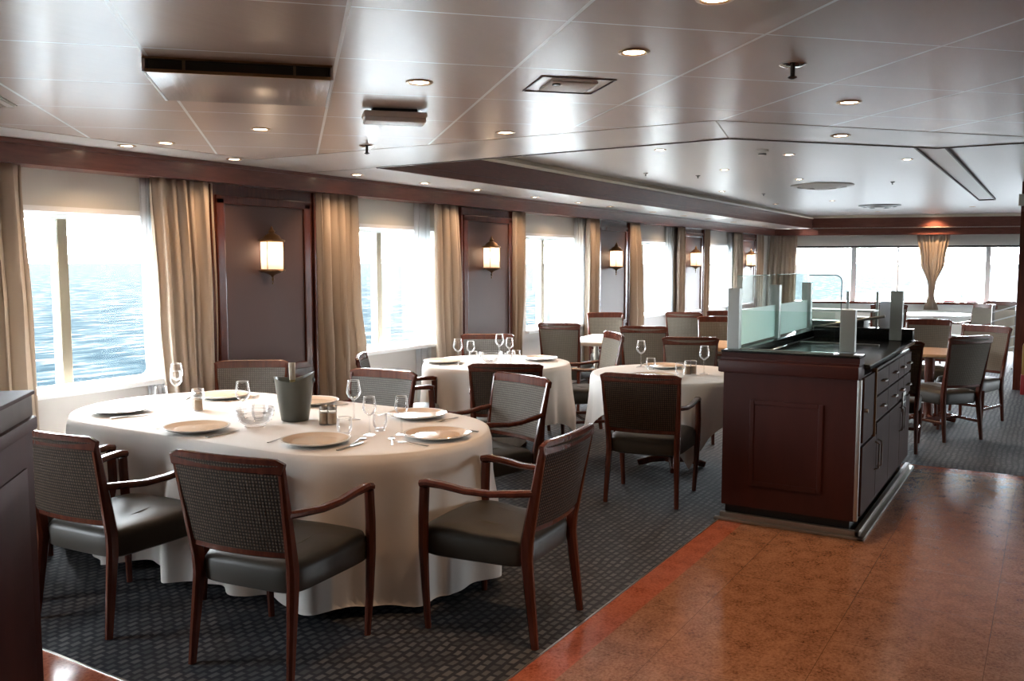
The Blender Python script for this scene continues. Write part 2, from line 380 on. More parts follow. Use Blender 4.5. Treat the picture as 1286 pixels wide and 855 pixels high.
# pelmet along the window wall and across the far wall
mb = MB(); mb.box(-4, 20.25, 5.40, 5.60, ZT, ZC); mb.box(-4, 20.25, 5.388, 5.41, ZT, ZT + .022); mb.box(-4, 20.25, 5.388, 5.41, ZC - .03, ZC - .001); struct('trim_5', mb, 'mahogany_wall')
far = setting('wall_far', (FW0.x, FW0.y, 0), FRZ)            # local x runs to the right along the wall, +y is outdoors? see below
# local axes: x = FD, y = left-hand normal of FD (points away from the room: +X)
FL = 7.2
mb = MB(); mb.box(-.4, .5, 0, .3, 0, 2.7); mb.box(.5, FL, 0, .3, 0, .74); mb.box(.5, FL, 0, .3, 2.03, 2.7); mb.box(FL, 16, 0, .3, 0, 2.7); mb.build('wall_panel', 'wall_paint', far, False)
mb = MB(); mb.box(.0, FL, -.22, -.02, ZT, ZC - .003); mb.build('pelmet', 'mahogany_wall', far, False)
mb = MB(); mb.box(.5, FL, -.30, -.26, ZC + .001, 2.62); mb.build('recess_face', 'mahogany_wall', far, False)
mb = MB(); mb.box(.5, FL, -.30, -.0, 2.62, ZH); mb.build('cove', 'cream', far, False)
mb = MB(); mb.box(.5, FL, -.30, -.02, ZC - .002, ZC + .014); mb.build('soffit', 'tiles_plain', far, False)
mb = MB(); mb.box(.5, FL, -.09, .25, .74, .79, .006); mb.build('window_ledge', 'mahogany', far, False)
mb = MB(); mb.box(.5, FL, -.03, .0, 1.985, 2.02); mb.build('curtain_rail', 'dark_metal', far, False)
win = setting('window_8', (FW0.x, FW0.y, 0), FRZ)
mb = MB(); mb.box(.5, FL, .18, .19, .79, 2.03); mb.build('pane', 'window_glass', win, False)
mb = MB()
for u, w in ((.53, .05), (1.87, .055), (2.79, .018), (4.6, .05), (6.6, .06)): mb.box(u - w, u + w, .12, .22, .79, 2.03)
mb.box(.5, FL, .13, .21, 1.97, 2.03); mb.build('mullion', 'white_frame', win, False)
c = fe(.5 + (FL - .5) / 2, -.25)
portal((c.x, c.y, 1.40), (radians(90), 0, FRZ + pi), FL - 1, 1.25)

# window wall with six openings
X0s = [2.85 + PER * k for k in range(-1, 5)]
mb = MB(); xs = [-4]
for x in X0s: xs += [x, x + 1.49]
xs.append(20.8)
for a, b in zip(xs[0::2], xs[1::2]): mb.box(a, b, 5.6, 5.92, .80, 1.98)
mb.box(-4, 20.8, 5.6, 5.92, 1.98, 2.7); struct('wall_left', mb, 'wall_paint')
mb = MB(); mb.box(-4, 20.8, 5.6, 5.92, 0, .80); struct('wall_left_dado', mb, 'wall_low')
def rrect(x0, x1, z0, z1, r, y, n=6):
    out = []
    for cx, cz, a in ((x1 - r, z1 - r, 0), (x0 + r, z1 - r, pi / 2), (x0 + r, z0 + r, pi), (x1 - r, z0 + r, 1.5 * pi)):
        for i in range(n + 1): out.append((cx + r * cos(a + pi / 2 * i / n), y, cz + r * sin(a + pi / 2 * i / n)))
    return out
for k, x in enumerate(X0s):
    w = setting('window_%d' % (k + 1), (x, 5.6, 0))
    mb = MB(); ins = .035
    o_ = rrect(0, 1.49, .80, 1.98, .001, .0); i_ = rrect(ins, 1.49 - ins, .803, 1.945, .07, .0)
    def sh(r, y): return [(p[0], y, p[2]) for p in r]
    mb.grid([sh(o_, .21), sh(i_, .21), sh(i_, .27), sh(o_, .27), sh(o_, .21)], True)
    mb.box(-.02, 1.51, -.055, .21, .765, .803, .006); mb.box(-.035, 1.525, -.012, .0, 1.98, 2.015)
    mb.build('window_frame', 'white_frame', w, True, 35)
    MB().box(.745, .815, .20, .28, .815, 1.945, .004).build('mullion', 'alu', w, False)
    MB().box(.732, .747, .205, .275, .815, 1.945).build('mullion_seal', 'white_frame', w, False)
    MB().box(.02, 1.47, .238, .244, .80, 1.96).build('pane', 'window_glass', w, False)
    portal((x + .745, 5.95, 1.39), (radians(-90), 0, 0), 1.49, 1.18)
# unseen sides of the room
mb = MB(); mb.box(-4.1, -4, -9, 5.9, 0, ZC); struct('wall_back', mb, 'wall_room')
mb = MB(); mb.box(-4, 27, -9.1, -9, 0, .80); mb.box(-4, 27, -9.1, -9, 1.98, ZH)
rx = [11.05 + 3.35 * k for k in range(4)]; ed = [-4]
for x in rx: ed += [x, x + 1.6]
ed.append(27)
for a, b in zip(ed[0::2], ed[1::2]): mb.box(a, b, -9.1, -9, .80, 1.98)
struct('wall_right', mb, 'wall_room')
for k, x in enumerate(rx):
    w = setting('window_%d' % (k + 9), (x, -9, 0)); mb = MB()
    for q in ((0, .04, .8, 1.98), (1.56, 1.6, .8, 1.98), (.04, 1.56, .8, .84), (.04, 1.56, 1.94, 1.98), (.78, .82, .84, 1.94)): mb.box(q[0], q[1], -.09, -.02, q[2], q[3])
    mb.build('window_frame', 'white_frame', w, False); MB().box(.04, 1.56, -.06, -.054, .84, 1.94).build('pane', 'window_glass', w, False)
    portal((x + .8, -9.15, 1.39), (radians(90), 0, 0), 1.6, 1.18)

# mahogany framed wall panels between the windows
for k in range(-1, 5):
    p = setting('trim_%d' % (k + 8), (4.63 + PER * k, 5.6, 0)); w = 1.13
    mb = MB(); mb.box(0, w, -.085, 0, 0, ZT - .001)
    # raised moulding round the field
    for a, b, c_, d in ((.06, .14, .77, 2.15), (w - .14, w - .06, .77, 2.15), (.06, w - .06, 2.10, 2.17), (.06, w - .06, .74, .80), (.06, .12, .12, .66), (w - .12, w - .06, .12, .66), (.06, w - .06, .62, .68), (.06, w - .06, .10, .16)):
        mb.box(a, b, -.105, -.08, c_, d, .009)
    for a in (0, w - .025): mb.box(a, a + .025, -.11, -.08, 0, ZT - .002, .006)
    mb.build('panel_frame', 'mahogany', p, False)
    MB().box(.14, w - .14, -.089, -.08, .79, 2.11).build('panel_field', 'panel', p, False)

# sea beyond the windows
mb = MB(); mb.poly([(-4000, 8, -11), (9000, 8, -11), (9000, 9000, -11), (-4000, 9000, -11)]); mb.poly([(27, -9000, -11), (9000, -9000, -11), (9000, 8, -11), (27, 8, -11)]); mb.poly([(-4000, -9000, -11), (27, -9000, -11), (27, -12, -11), (-4000, -12, -11)]); struct('sea', mb, 'sea')

# corner pillar at the right edge
pl = setting('column_1', (13.2, .40, 0))
MB().box(0, .45, -.45, 0, 0, ZH).build('pillar_casing', 'mahogany_wall', pl, False)
MB().box(-.012, .0, -.3, .0, .0, 2.3, .004).build('pillar_edge', 'mahogany', pl, False)
sg = thing('wall_sign', 'small white sign box high on the pillar at the right edge', 'sign', (13.19, .40, 2.37))
MB().box(-.04, 0, -.16, .03, 0, .15, .006).build('sign_case', 'plastic', sg, False)
MB().box(-.043, -.039, -.145, -.06, .02, .13).build('sign_face', 'navy', sg, False)

# ================================================================== CEILING FITTINGS
SPOTS = []
def downlight():
    t = thing('recessed_downlight', '', 'ceiling light', (0, 0, ZC))
    MB().lathe([(.038, -.001), (.046, -.006), (.056, -.004), (.058, 0)], 24, caps=False).build('trim_ring', 'rim', t)
    MB().lathe([(.0, -.0015), (.038, -.0015)], 24, caps=False).build('lamp_lens', 'lens', t)
    return t
DL = downlight()
def put_light(x, y, z, label, group, power=SPOT_W, spot=True, cone=74):
    o = place(DL, (x, y, z), 0, label, group)
    if spot:
        d = bpy.data.lights.new('lamp_beam', 'SPOT'); d.energy = power; d.color = WARM; d.spot_size = radians(cone); d.spot_blend = .8; d.shadow_soft_size = .04
        lo = bpy.data.objects.new('lamp_beam', d); lo.location = (x, y, z - .012); COL.objects.link(lo)
near = [(3.01, 1.32, 'recessed downlight, brightest one, near the ceiling centre above the oval table end'),
        (3.04, 2.3, 'recessed downlight just behind the emergency light box'),
        (4.45, 2.75, 'recessed downlight between emergency light box and raised ceiling corner'),
        (4.46, .86, 'recessed downlight to the right of the nearer large sprinkler'),
        (5.59, 1.12, 'recessed downlight beside the angled edge of the raised ceiling'),
        (2.53, .86, 'recessed downlight cut by the top edge of the photo'),
        (3.62, 3.86, 'recessed downlight in front of the long air diffuser flap'),
        (3.72, 4.81, 'recessed downlight left of the air diffuser, second from the pelmet')]
for (x, y, l), pw_ in zip(near, (20, 16, 17, 22, 24, 12, 7, 7)): put_light(x, y, ZC, l, 'downlights in the tiled ceiling', pw_, cone=96 if x > 4.3 else 74)
for x, y in ((1.2, -1.2), (3.2, -1.6), (5.2, -1.9)): put_light(x, y, ZC, 'added unseen downlight in the tiled ceiling, lighting the marble', 'added unseen downlights above the marble floor', 9)  # extra unseen lamps, added to light the marble
strip = [3.68, 4.56, 5.9, 6.86, 7.76, 8.96, 10.06, 10.99, 12.48, 13.77, 14.95, 16.38, 18.49]
where = ['above the nearest window', 'above the curtain right of the nearest window', 'above the curtain left of the second window', 'above the second window',
         'above the curtain right of the second window', 'above the second wall panel', 'above the third window', 'above the curtain right of the third window',
         'above the third wall panel', 'above the fourth window', 'above the fourth wall panel', 'above the fifth window', 'above the fifth wall panel']
for x, wl in zip(strip, where): put_light(x, 5.14, ZC, 'small downlight in the strip along the pelmet, ' + wl, 'downlights along the window pelmet', 14, cone=130)
hi = [(7.78, 3.14, 'downlight in the raised ceiling near its front corner'), (9.8, 3.19, 'downlight in the raised ceiling left of the round air vent'), (8.76, 2.22, 'downlight at the front edge of the raised ceiling'),
      (12.72, 4.17, 'raised ceiling downlight nearest the cream cove'), (11.4, 2.76, 'downlight right in front of the round air vent'), (9.78, 1.31, 'downlight in the raised ceiling left of the linear slot'),
      (15.96, 4.26, 'farthest raised ceiling downlight towards the cove corner'), (15.63, 3.23, 'downlight between the two round vents of the raised ceiling'), (18.6, 1.35, 'downlight by the far end of the linear slot'), (19.3, 3.1, 'raised ceiling downlight nearest the far windows')]
for x, y, l in hi: put_light(x, y, ZH, l, 'downlights in the raised ceiling', 34, cone=105)
put_light(20.92, 2.17, ZH, 'downlight glowing on the wood above the gathered far curtain', 'downlights in the raised ceiling', 34, cone=130)
# sprinklers
def sprinkler(loc, label, big):
    t = thing('sprinkler_head', label, 'sprinkler', loc, group='sprinklers in the ceiling'); k = 1.0 if big else .6
    MB().lathe([(.05 * k, 0), (.05 * k, -.006), (.03 * k, -.014), (.0, -.014)], 20).build('cover_plate', 'chrome', t)
    mb = MB(); mb.lathe([(.009 * k, -.012), (.009 * k, -.05 * k)], 10); mb.lathe([(.016 * k, -.05 * k), (.018 * k, -.054 * k), (.006, -.06 * k)], 12); mb.build('nozzle', 'dark_metal', t)
sprinkler((3.49, .88, ZC), 'chrome sprinkler head in the upper right of the tiled ceiling', True)
sprinkler((4.46, 3.8, ZC), 'small sprinkler head by the left corner of the raised ceiling', True)
for x, y, l in ((9.68, 4.08, 'tiny sprinkler on raised ceiling left, near the cream cove'), (10.26, 3.66, 'tiny sprinkler on raised ceiling, second from the cream cove'), (13.48, 3.78, 'tiny sprinkler left of the round vent on the raised ceiling'), (12.36, 1.82, 'tiny sprinkler to the right of the round vent')): sprinkler((x, y, ZH), l, False)
sd = thing('smoke_detector', 'small cylindrical smoke detector at the front edge of the raised ceiling', 'smoke detector', (8.27, 2.34, ZH))
MB().lathe([(.055, 0), (.055, -.02), (.035, -.03), (.035, -.05), (.02, -.056), (0, -.056)], 20).build('detector_body', 'plastic', sd)
MB().lathe([(.036, -.036), (.037, -.042), (.036, -.046)], 20, caps=False).build('sensor_band', 'dark_metal', sd)
# emergency light box
em = thing('emergency_light', 'oblong emergency light box hanging under the tiled ceiling', 'emergency light', (3.52, 2.82, ZC), radians(-45))
MB().box(-.11, .11, -.05, .05, -.018, 0, .005).build('mounting_plate', 'slot', em)
MB().box(-.155, .155, -.075, .075, -.045, -.016, .012).build('light_case', 'plastic', em)
MB().box(-.15, .15, -.07, .07, -.068, -.043, .012).build('diffuser', 'white_frame', em)
# ceiling speaker
sp = thing('ceiling_speaker', 'square flush speaker grille in the tiled ceiling beside the border', 'speaker', (3.42, 1.80, ZC), radians(-45))
mb = MB()
for a in ((-.16, .16, -.16, -.152), (-.16, .16, .152, .16), (-.16, -.152, -.152, .152), (.152, .16, -.152, .152)): mb.box(*a, -.004, 0)
mb.build('shadow_gap', 'trimline', sp, False)
MB().box(-.10, .10, -.10, .10, -.010, 0, .004).build('grille', 'plastic', sp); MB().lathe([(.018, -.009), (.018, -.016), (.0, -.016)], 12, (-.07, -.06, 0)).build('indicator', 'dark_metal', sp)
# long air diffuser flap
ac = thing('air_diffuser', 'long dropped air diffuser flap in the ceiling, dark slot facing us', 'air vent', (2.385, 2.645, ZC), radians(45))   # local x away from the camera
L_ = .335
MB().box(.0, .62, -L_, L_, -.050, -.042, .002).build('diffuser_plate', 'tile_flap', ac)
mb = MB(); mb.box(-.012, .0, -L_ - .005, L_ + .005, -.006, 0); mb.box(-.006, .006, -L_, L_, -.054, -.042); mb.build('front_lip', 'brass', ac, False)
MB().box(.02, .60, -L_ + .01, L_ - .01, -.042, -.001).build('duct_mouth', 'duct', ac, False)
for y in (-.2, .2): MB().box(.005, .018, y - .005, y + .005, -.042, -.002).build('hanger', 'alu', ac, False)
for y in (-L_ - .004, L_ + .004): MB().box(.0, .62, y - .005, y + .005, -.052, -.0).build('side_strip', 'white_frame', ac, False)
# left edge vent and round vents
lv = thing('ceiling_vent', 'flush vent at the left edge of the ceiling', 'air vent', (2.25, 4.28, ZC), radians(-45))
mb = MB()
for i in range(6): mb.box(-.13 + .05 * i, -.10 + .05 * i, -.15, .15, -.012, 0)
mb.build('louvre', 'tiles_plain', lv, False); MB().box(-.16, .16, -.17, .17, -.004, 0).build('vent_frame', 'alu', lv, False)
def round_vent(loc, r, label, m='plastic'):
    t = thing('round_ceiling_vent', label, 'air vent', loc, group='round vents in the raised ceiling')
    MB().lathe([(r, 0), (r, -.012), (r * .8, -.03), (r * .8, -.012)], 32, caps=False).build('outer_ring', m, t)
    MB().lathe([(r * .74, -.018), (r * .5, -.05), (r * .46, -.05), (r * .46, -.018)], 32, caps=False).build('middle_cone', m, t)
    MB().lathe([(r * .80, -.004), (0, -.004)], 32, caps=False).build('throat', 'slot', t); MB().lathe([(r * .38, -.02), (r * .2, -.055), (0, -.055)], 32, caps=False).build('centre_cone', 'plastic', t)
round_vent((12.4, 2.70, ZH), .40, 'nearer round vent with white cones in the raised ceiling'); round_vent((17.3, 2.75, ZH), .36, 'farther dark round vent in the raised ceiling', 'dark_metal')
ls = thing('linear_slot_diffuser', 'long narrow frosted slot with dark outline in the raised ceiling', 'air vent', (0, 0, ZH))
mb = MB()
for y0, y1 in ((.86, .875), (1.09, 1.105)): mb.box(7.0, 16.4, y0, y1, -.03, 0)
mb.box(16.4, 16.42, .86, 1.105, -.03, 0); mb.build('slot_frame', 'trimline', ls, False); MB().box(7.0, 16.4, .875, 1.09, -.012, 0).build('slot_cover', 'plastic', ls, False)

# ================================================================== SCONCES
def make_sconce():
    t = thing('wall_lantern', '', 'wall lamp', (0, 0, 0))          # local: back at y=0, lamp towards -y
    mb = MB(); mb.box(-.04, .04, -.018, 0, .17, .37, .006); mb.build('back_plate', 'brass', t)
    c = (0, -.085, 0)
    mb = MB(); mb.lathe([(.0, .375), (.100, .375), (.106, .381), (.104, .389), (.075, .403), (.06, .425), (.035, .44), (.02, .45), (.028, .462), (.014, .475), (.006, .50), (.0, .505)], 20, c); mb.box(-.012, .012, -.05, 0, .36, .385)
    mb.build('cap', 'brass', t)
    mb = MB(); mb.lathe([(.0, .055), (.006, .06), (.012, .075), (.006, .09), (.016, .105), (.04, .118), (.075, .132), (.102, .140), (.105, .148), (.098, .156), (.0, .156)], 20, c); mb.lathe([(.0, .03), (.009, .038), (.0, .056)], 10, c); mb.box(-.012, .012, -.05, 0, .145, .165); mb.build('base', 'brass', t)
    MB().lathe([(.090, .156), (.090, .376)], 28, c, caps=False).build('shade', 'shade', t)
    mb = MB()
    for a in (0, pi / 2, pi, 1.5 * pi):
        x, y = .096 * cos(a + .4), -.085 + .096 * sin(a + .4); MB().tube([(x, y, .15), (x, y, .38)], .004, 6).build('cage_bar', 'brass', t)
    MB().lathe([(0, .262), (.03, .272), (.042, .297), (.03, .322), (0, .332)], 14, c).build('bulb', 'bulb', t)
    return t
SC = make_sconce()
ordn = ['on the nearest mahogany wall panel', 'on the second wall panel, behind the second table', 'on the third wall panel along the windows', 'on the fourth wall panel along the windows', 'on the farthest wall panel, by the corner curtain']
for k in range(5):
    x = 5.18 + PER * k - (.05 if k else 0)
    place(SC, (x, 5.51, 1.44), 0, 'lit brass wall lantern ' + ordn[k], 'brass lanterns on the window wall')
    d = bpy.data.lights.new('lantern_glow', 'POINT'); d.energy = SCONCE_W; d.color = (1, .76, .54); d.shadow_soft_size = .035
    lo = bpy.data.objects.new('lantern_glow', d); lo.location = (x, 5.425, 1.745); COL.objects.link(lo)

# ================================================================== CURTAINS
def curtain(label, segs, y, folds, m='curtain', amp=.035, group='beige curtains at the windows', parent=None, loc=(0, 0, 0), rz=0, cat='curtain', seed=0, name='curtain'):
    """segs: (z, x0, x1) from top to bottom"""
    rnd = random.Random(seed); ph = [rnd.uniform(0, 2 * pi) for _ in range(4)]
    n = folds * 12; rows = []; steps = 28
    ztop, zbot = segs[0][0], segs[-1][0]
    for j in range(steps + 1):
        z = ztop + (zbot - ztop) * j / steps
        for a, b in zip(segs[:-1], segs[1:]):
            if a[0] >= z >= b[0] - 1e-6:
                f = (a[0] - z) / (a[0] - b[0]); f = f * f * (3 - 2 * f); x0 = a[1] + (b[1] - a[1]) * f; x1 = a[2] + (b[2] - a[2]) * f; break
        row = []; d = (ztop - z); gather = 1 - .35 * math.exp(-d * 6)
        for i in range(n + 1):
            u = i / n; w = u + .025 * sin(2 * pi * u * 1.7 + ph[0]) + .012 * sin(d * 1.5 + ph[1] + u * 9) * min(1, d)
            a_ = 2 * pi * folds * w
            yy = amp * gather * (sin(a_ + ph[2]) * .75 + .35 * sin(a_ * .5 + ph[3] + d * .5))
            row.append((x0 + (x1 - x0) * (u + .018 * sin(a_ * 2 + ph[1]) * (u > 0 and u < 1)), yy, z))
        rows.append(row)
    mb = MB(); mb.grid(rows); o = mb.build(name, m, None, True, 80)
    o.location = (loc[0], loc[1] + (y if not rz else 0), loc[2]); o.rotation_euler = (0, 0, rz)
    if rz: o.location = Vector(loc) + Vector((-sin(rz), cos(rz), 0)) * y
    sm = o.modifiers.new('cloth_thickness', 'SOLIDIFY'); sm.thickness = .003
    return tag(o, label, cat, group)
Z0, Z1 = ZT + .01, .03
cu = [
 ('beige curtain at the left edge of the photo, beside the nearest window', [(Z0, 2.46, 3.20), (1.2, 2.46, 3.24), (Z1, 2.46, 3.26)], 6),
 ('broad beige curtain between the nearest window and first wall panel', [(Z0, 4.10, 4.64), (1.3, 4.14, 4.66), (Z1, 4.24, 4.64)], 6),
 ('broad beige curtain right of the first lantern panel', [(Z0, 5.74, 6.28), (1.3, 5.74, 6.30), (.8, 5.74, 6.37), (Z1, 5.76, 6.36)], 6),
 ('pleated tan curtain between the second window and second panel', [(Z0, 7.46, 7.92), (1.3, 7.46, 7.98), (Z1, 7.56, 7.96)], 6),
 ('narrow brown curtain left of the third window', [(Z0, 9.06, 9.36), (1.3, 9.05, 9.32), (.7, 9.05, 9.24), (Z1, 9.05, 9.22)], 3),
 ('narrow beige curtain right of the third window beside its sheer', [(Z0, 11.02, 11.34), (Z1, 11.02, 11.34)], 4),
 ('orange lit curtain slanting down left of the fourth window', [(Z0, 12.50, 12.80), (1.3, 12.50, 12.98), (.8, 12.52, 13.05), (Z1, 12.6, 13.02)], 4),
 ('thin beige curtain right of the fourth window beside its sheer', [(Z0, 14.48, 14.72), (Z1, 14.48, 14.72)], 3),
 ('thin beige curtain left of the fifth window', [(Z0, 15.86, 16.05), (Z1, 15.86, 16.0)], 3),
 ('thin beige curtain right of the fifth window', [(Z0, 17.62, 18.04), (1.2, 17.7, 18.04), (Z1, 17.8, 18.04)], 4),
 ('thin brown curtain right of the last lantern panel', [(Z0, 19.22, 19.60), (Z1, 19.22, 19.55)], 4)]
for i, (l, sg_, f) in enumerate(cu): curtain(l, sg_, 5.487, f, seed=i, amp=.052)
sh_ = [('white sheer curtain right of the nearest window, glowing in daylight', 4.08, 4.24, .03), ('pale sheer curtain right of the second window', 7.26, 7.52, .03), ('bright sheer curtain right of the third window', 10.80, 11.12, .03), ('tied white sheer curtain right of the fourth window', 14.12, 14.5, .72), ('white sheer curtain right of the fifth window', 17.42, 17.7, .03)]
for i, (l, a, b, zb) in enumerate(sh_): curtain(l, [(Z0, a, b), (1.2, a, b), (zb, a + .04, b)], 5.568, 4, 'sheer', .014, 'sheer curtains at the windows', seed=40 + i, name='sheer_curtain')
fl = (FW0.x, FW0.y, 0)
curtain('long beige curtain in the far corner, left of the wide end window', [(Z0, .05, .64), (1.2, .0, .63), (Z1, .0, .60)], -.12, 7, loc=fl, rz=FRZ, seed=60)
curtain('gathered hourglass curtain hanging in the middle of the far end window', [(Z0, 3.12, 3.78), (1.7, 3.20, 3.70), (1.15, 3.37, 3.52), (.95, 3.38, 3.50), (.62, 3.30, 3.60)], -.12, 8, amp=.04, loc=fl, rz=FRZ, seed=61)
# ================================================================== CHAIRS
def lerp(a, b, f): return a + (b - a) * f
def make_chair(kind):
    arm = kind != 'side'; H = .91 if kind == 'arm' else .985; stretch = kind != 'arm'
    nm = {'arm': 'dining_armchair', 'tallarm': 'dining_armchair_with_stretchers', 'side': 'dining_side_chair'}[kind]
    t = thing(nm, '', 'chair'); wf, wb = (.275, .235) if arm else (.235, .205); wt = .262 if kind == 'arm' else (.265 if arm else .235)
    # seat cushion, local +y is the front
    rows = []; n = 14
    for j, (zz, ins) in enumerate([(.338, .02), (.348, .004), (.43, .0), (.452, .012), (.464, .04), (.470, .09), (.474, .16)]):
        r = []
        for i in range(48):
            a = 2 * pi * i / 48; e = .28
            cx = abs(cos(a)) ** e * (1 if cos(a) > 0 else -1); cy = abs(sin(a)) ** e * (1 if sin(a) > 0 else -1)
            y = cy * (.265 - ins); w = lerp(wb + .012, wf + .008 if arm else wf + .018, (y + .265) / .53) - ins
            bow = .02 * (1 - cx * cx) * (cy > 0)
            r.append((cx * w, y + bow - .0, zz + .012 * (cy > .2) * (j > 2)))
        rows.append(r)
    mb = MB(); R = mb.grid(rows, True); mb.cap(R[0]); mb.cap(R[-1]); mb.build('seat', 'leather', t, True, 50)
    def ypost(z): return -.255 - max(0, z - .42) * (.20 if kind == 'arm' else .17) - .05 * max(0, .42 - z) / .42
    def xpost(z): return lerp(wb, wt, max(0, (z - .40)) / (H - .40)) if z > .4 else lerp(wb + .012, wb, z / .4)
    for s in (-1, 1):
        zs = [0, .1, .2, .3, .38, .46, .55, .65, .75, H - .03]
        path = [(s * xpost(z), ypost(z), z, lerp(.028, .038, min(1, z / .35)) if z < .5 else lerp(.038, .026, (z - .5) / .4), lerp(.034, .058, min(1, z / .42)) if z < .45 else lerp(.058, .030, (z - .45) / .45)) for z in zs]
        MB().sweep(path, (1, 0, 0)).build('leg', 'mahogany', t)
        if arm:
            path = [(s * (wf - .012), .225, 0, .028, .028), (s * wf, .23, .2, .036, .036), (s * (wf + .005), .235, .38, .042, .044), (s * (wf + .008), .232, .52, .040, .046), (s * (wf + .007), .226, .655, .036, .046)]
        else:
            path = [(s * (wf - .010), .225, 0, .028, .028), (s * wf, .23, .2, .034, .034), (s * wf, .232, .37, .04, .04)]
        MB().sweep(path, (1, 0, 0)).build('leg', 'mahogany', t)
        if arm:
            zr = .68
            P = [(s * (wf + .006), .246, .668, .040, .034), (s * (wf + .005), .21, .676, .044, .034), (s * (wf + .003), .13, .672, .045, .030), (s * (wf - .002), .02, .658, .044, .027), (s * (wf - .010), -.10, .656, .040, .027), (s * (xpost(zr) + .012), -.23, .672, .034, .030), (s * (xpost(zr) + .003), ypost(zr) + .004, .680, .028, .030)]
            MB().sweep(P, (1, 0, 0)).build('armrest', 'mahogany', t)
    # back frame: curved top rail and lower rail
    def curve(u, z): return ypost(z) - .028 * (1 - u * u)
    th = .062 if kind == 'arm' else .075
    for zc, hh, ww in ((H - th / 2, th, .026), (.515, .034, .026)):
        path = []
        for i in range(17):
            u = -1 + i / 8; x = u * (xpost(zc) + (.012 if zc > .7 else -.005)); drop = .010 * max(0, abs(u) - .86) / .14 if zc > .7 else 0
            path.append((x, curve(u, zc), zc - drop, hh - drop * 1.5, ww))
        MB().sweep(path, (0, 0, 1), rnd=.22).build('top_rail' if zc > .7 else 'lower_rail', 'mahogany', t)
    # woven / upholstered back panel
    zt0, zt1 = H - th + .004, H - (.024 if kind == 'arm' else .03)
    for nm_, m_, ztop_, o1, o2 in (('back_pad', 'front_weave' if kind == 'arm' else 'back_cloth', zt0, .016, .0), ('rear_panel', 'cane' if kind == 'arm' else 'back_cloth', zt1, .001, -.0155)):
        rows = []
        for off in (o1, o2):
            zz = [lerp(.525, ztop_, k / 8) for k in range(9)]
            for z in (zz if off == o1 else zz[::-1]): rows.append([(u * (xpost(z) - (.008 if o2 == 0 else .004)), curve(u, z) + off, z) for u in [-1 + k / 6 for k in range(13)]])
        mb = MB(); mb.grid(rows + [rows[0]]); mb.build(nm_, m_, t)
    if stretch:
        for s in (-1, 1): MB().sweep([(s * (wb + .006), -.28, .17, .018, .028), (s * (wf - .004), .228, .17, .018, .028)], (1, 0, 0)).build('stretcher', 'mahogany', t)
        MB().sweep([(-wf, -.02, .17, .028, .018), (wf, -.02, .17, .028, .018)], (0, 0, 1)).build('stretcher', 'mahogany', t)
    return t
CH = {k: make_chair(k) for k in ('arm', 'tallarm', 'side')}
def chair(kind, rail, az, label, group, root=False):
    """rail: floor position below the middle of the top rail; az: direction the sitter faces (degrees from +x)"""
    a = radians(az); off = .36 if kind == 'arm' else .37
    if root: place(CH[kind], (*rail, 0), a - pi / 2, label, group); return
    place(CH[kind], (rail[0] * .96 + cos(a) * off, rail[1] * .96 + sin(a) * off, 0), a - pi / 2, label, group)
G1, G2, G3, G4 = 'armchairs at the oval table', 'armchairs at the second table', 'chairs at the middle tables', 'chairs beyond the serving counter'
chair('arm', (2.68, 2.77), 8, 'mahogany armchair nearest the camera, woven cane back to us at the oval table', G1, True)
chair('arm', (2.6, 3.75), 4, 'armchair with dark cane back at the left end, next to the foreground cabinet', G1, True)
chair('arm', (2.36, 4.67), 3, 'armchair mostly hidden behind the leftmost cane chair and the foreground cabinet', G1)
chair('arm', (3.42, 2.15), 94, 'armchair at the right end of the oval table, nearest the marble border', G1, True)
chair('arm', (5.24, 3.10), 163, 'armchair turned to the left, lit grey back, behind the chair by the marble border', G1)
chair('arm', (4.45, 4.97), 219, 'armchair below the first lantern, grey woven back facing us across the oval table', G1, True)
chair('arm', (4.42, 3.92), 184, 'armchair facing us across the oval table, grey back behind the wine glasses', G1, True)
chair('arm', (5.72, 4.98), -56, 'armchair seen side on against the wall below the second window', G2)
chair('arm', (5.76, 3.56), 30, 'dark backed armchair in front of the second table, its back to us', G2)
chair('arm', (8.10, 5.24), 212, 'armchair below the second lantern, behind the glasses of the second table', G2)
chair('tallarm', (7.54, 3.84), 133, 'armchair in profile with pale seat between second and third table', G3, True)
chair('arm', (5.84, 2.39), 9, 'armchair with grey back to us in front of the third table, by the counter', G3, True)
chair('side', (9.02, 4.86), 8, 'tall grey backed chair at the left of the bare cream table', G3)
chair('side', (9.06, 3.82), 18, 'tall grey backed chair behind a wine glass of the third table, facing the cream table', G3)
chair('side', (10.55, 4.93), 214, 'chair with orange lit rail below the third lantern, across the bare cream table', G3, True)
chair('side', (7.95, 2.88), 20, 'dark backed chair half hidden behind the counter corner post', G3)
chair('side', (11.2, 3.69), 200, 'orange railed chair facing us behind the small far table, by the counter', G3)
chair('side', (11.9, 4.42), 10, 'bluish grey backed chair standing below the fourth window', G3)
chair('side', (12.6, 4.05), 200, 'orange railed chair farthest left of the counter, facing us', G3)
chair('side', (9.46, .63), 50, 'grey backed chair with its back to us on the carpet right of the counter', G4)
chair('side', (12.0, 1.29), 188, 'chair facing us behind the small round wood table', G4)
chair('side', (8.56, 1.20), 6, 'chair close against the far end of the counter, edge of its back showing', G4, True)
chair('side', (11.1, .60), 160, 'chair showing the pale front of its back, right of the back turned one', G4)
chair('tallarm', (15.9, 2.32), 20, 'blue grey backed chair left of the far white round table', G4)
chair('tallarm', (16.9, .95), 130, 'chair seen edge on at the right of the far white table', G4)
chair('tallarm', (18.2, .75), 160, 'farthest chair on the right, under the end window', G4)

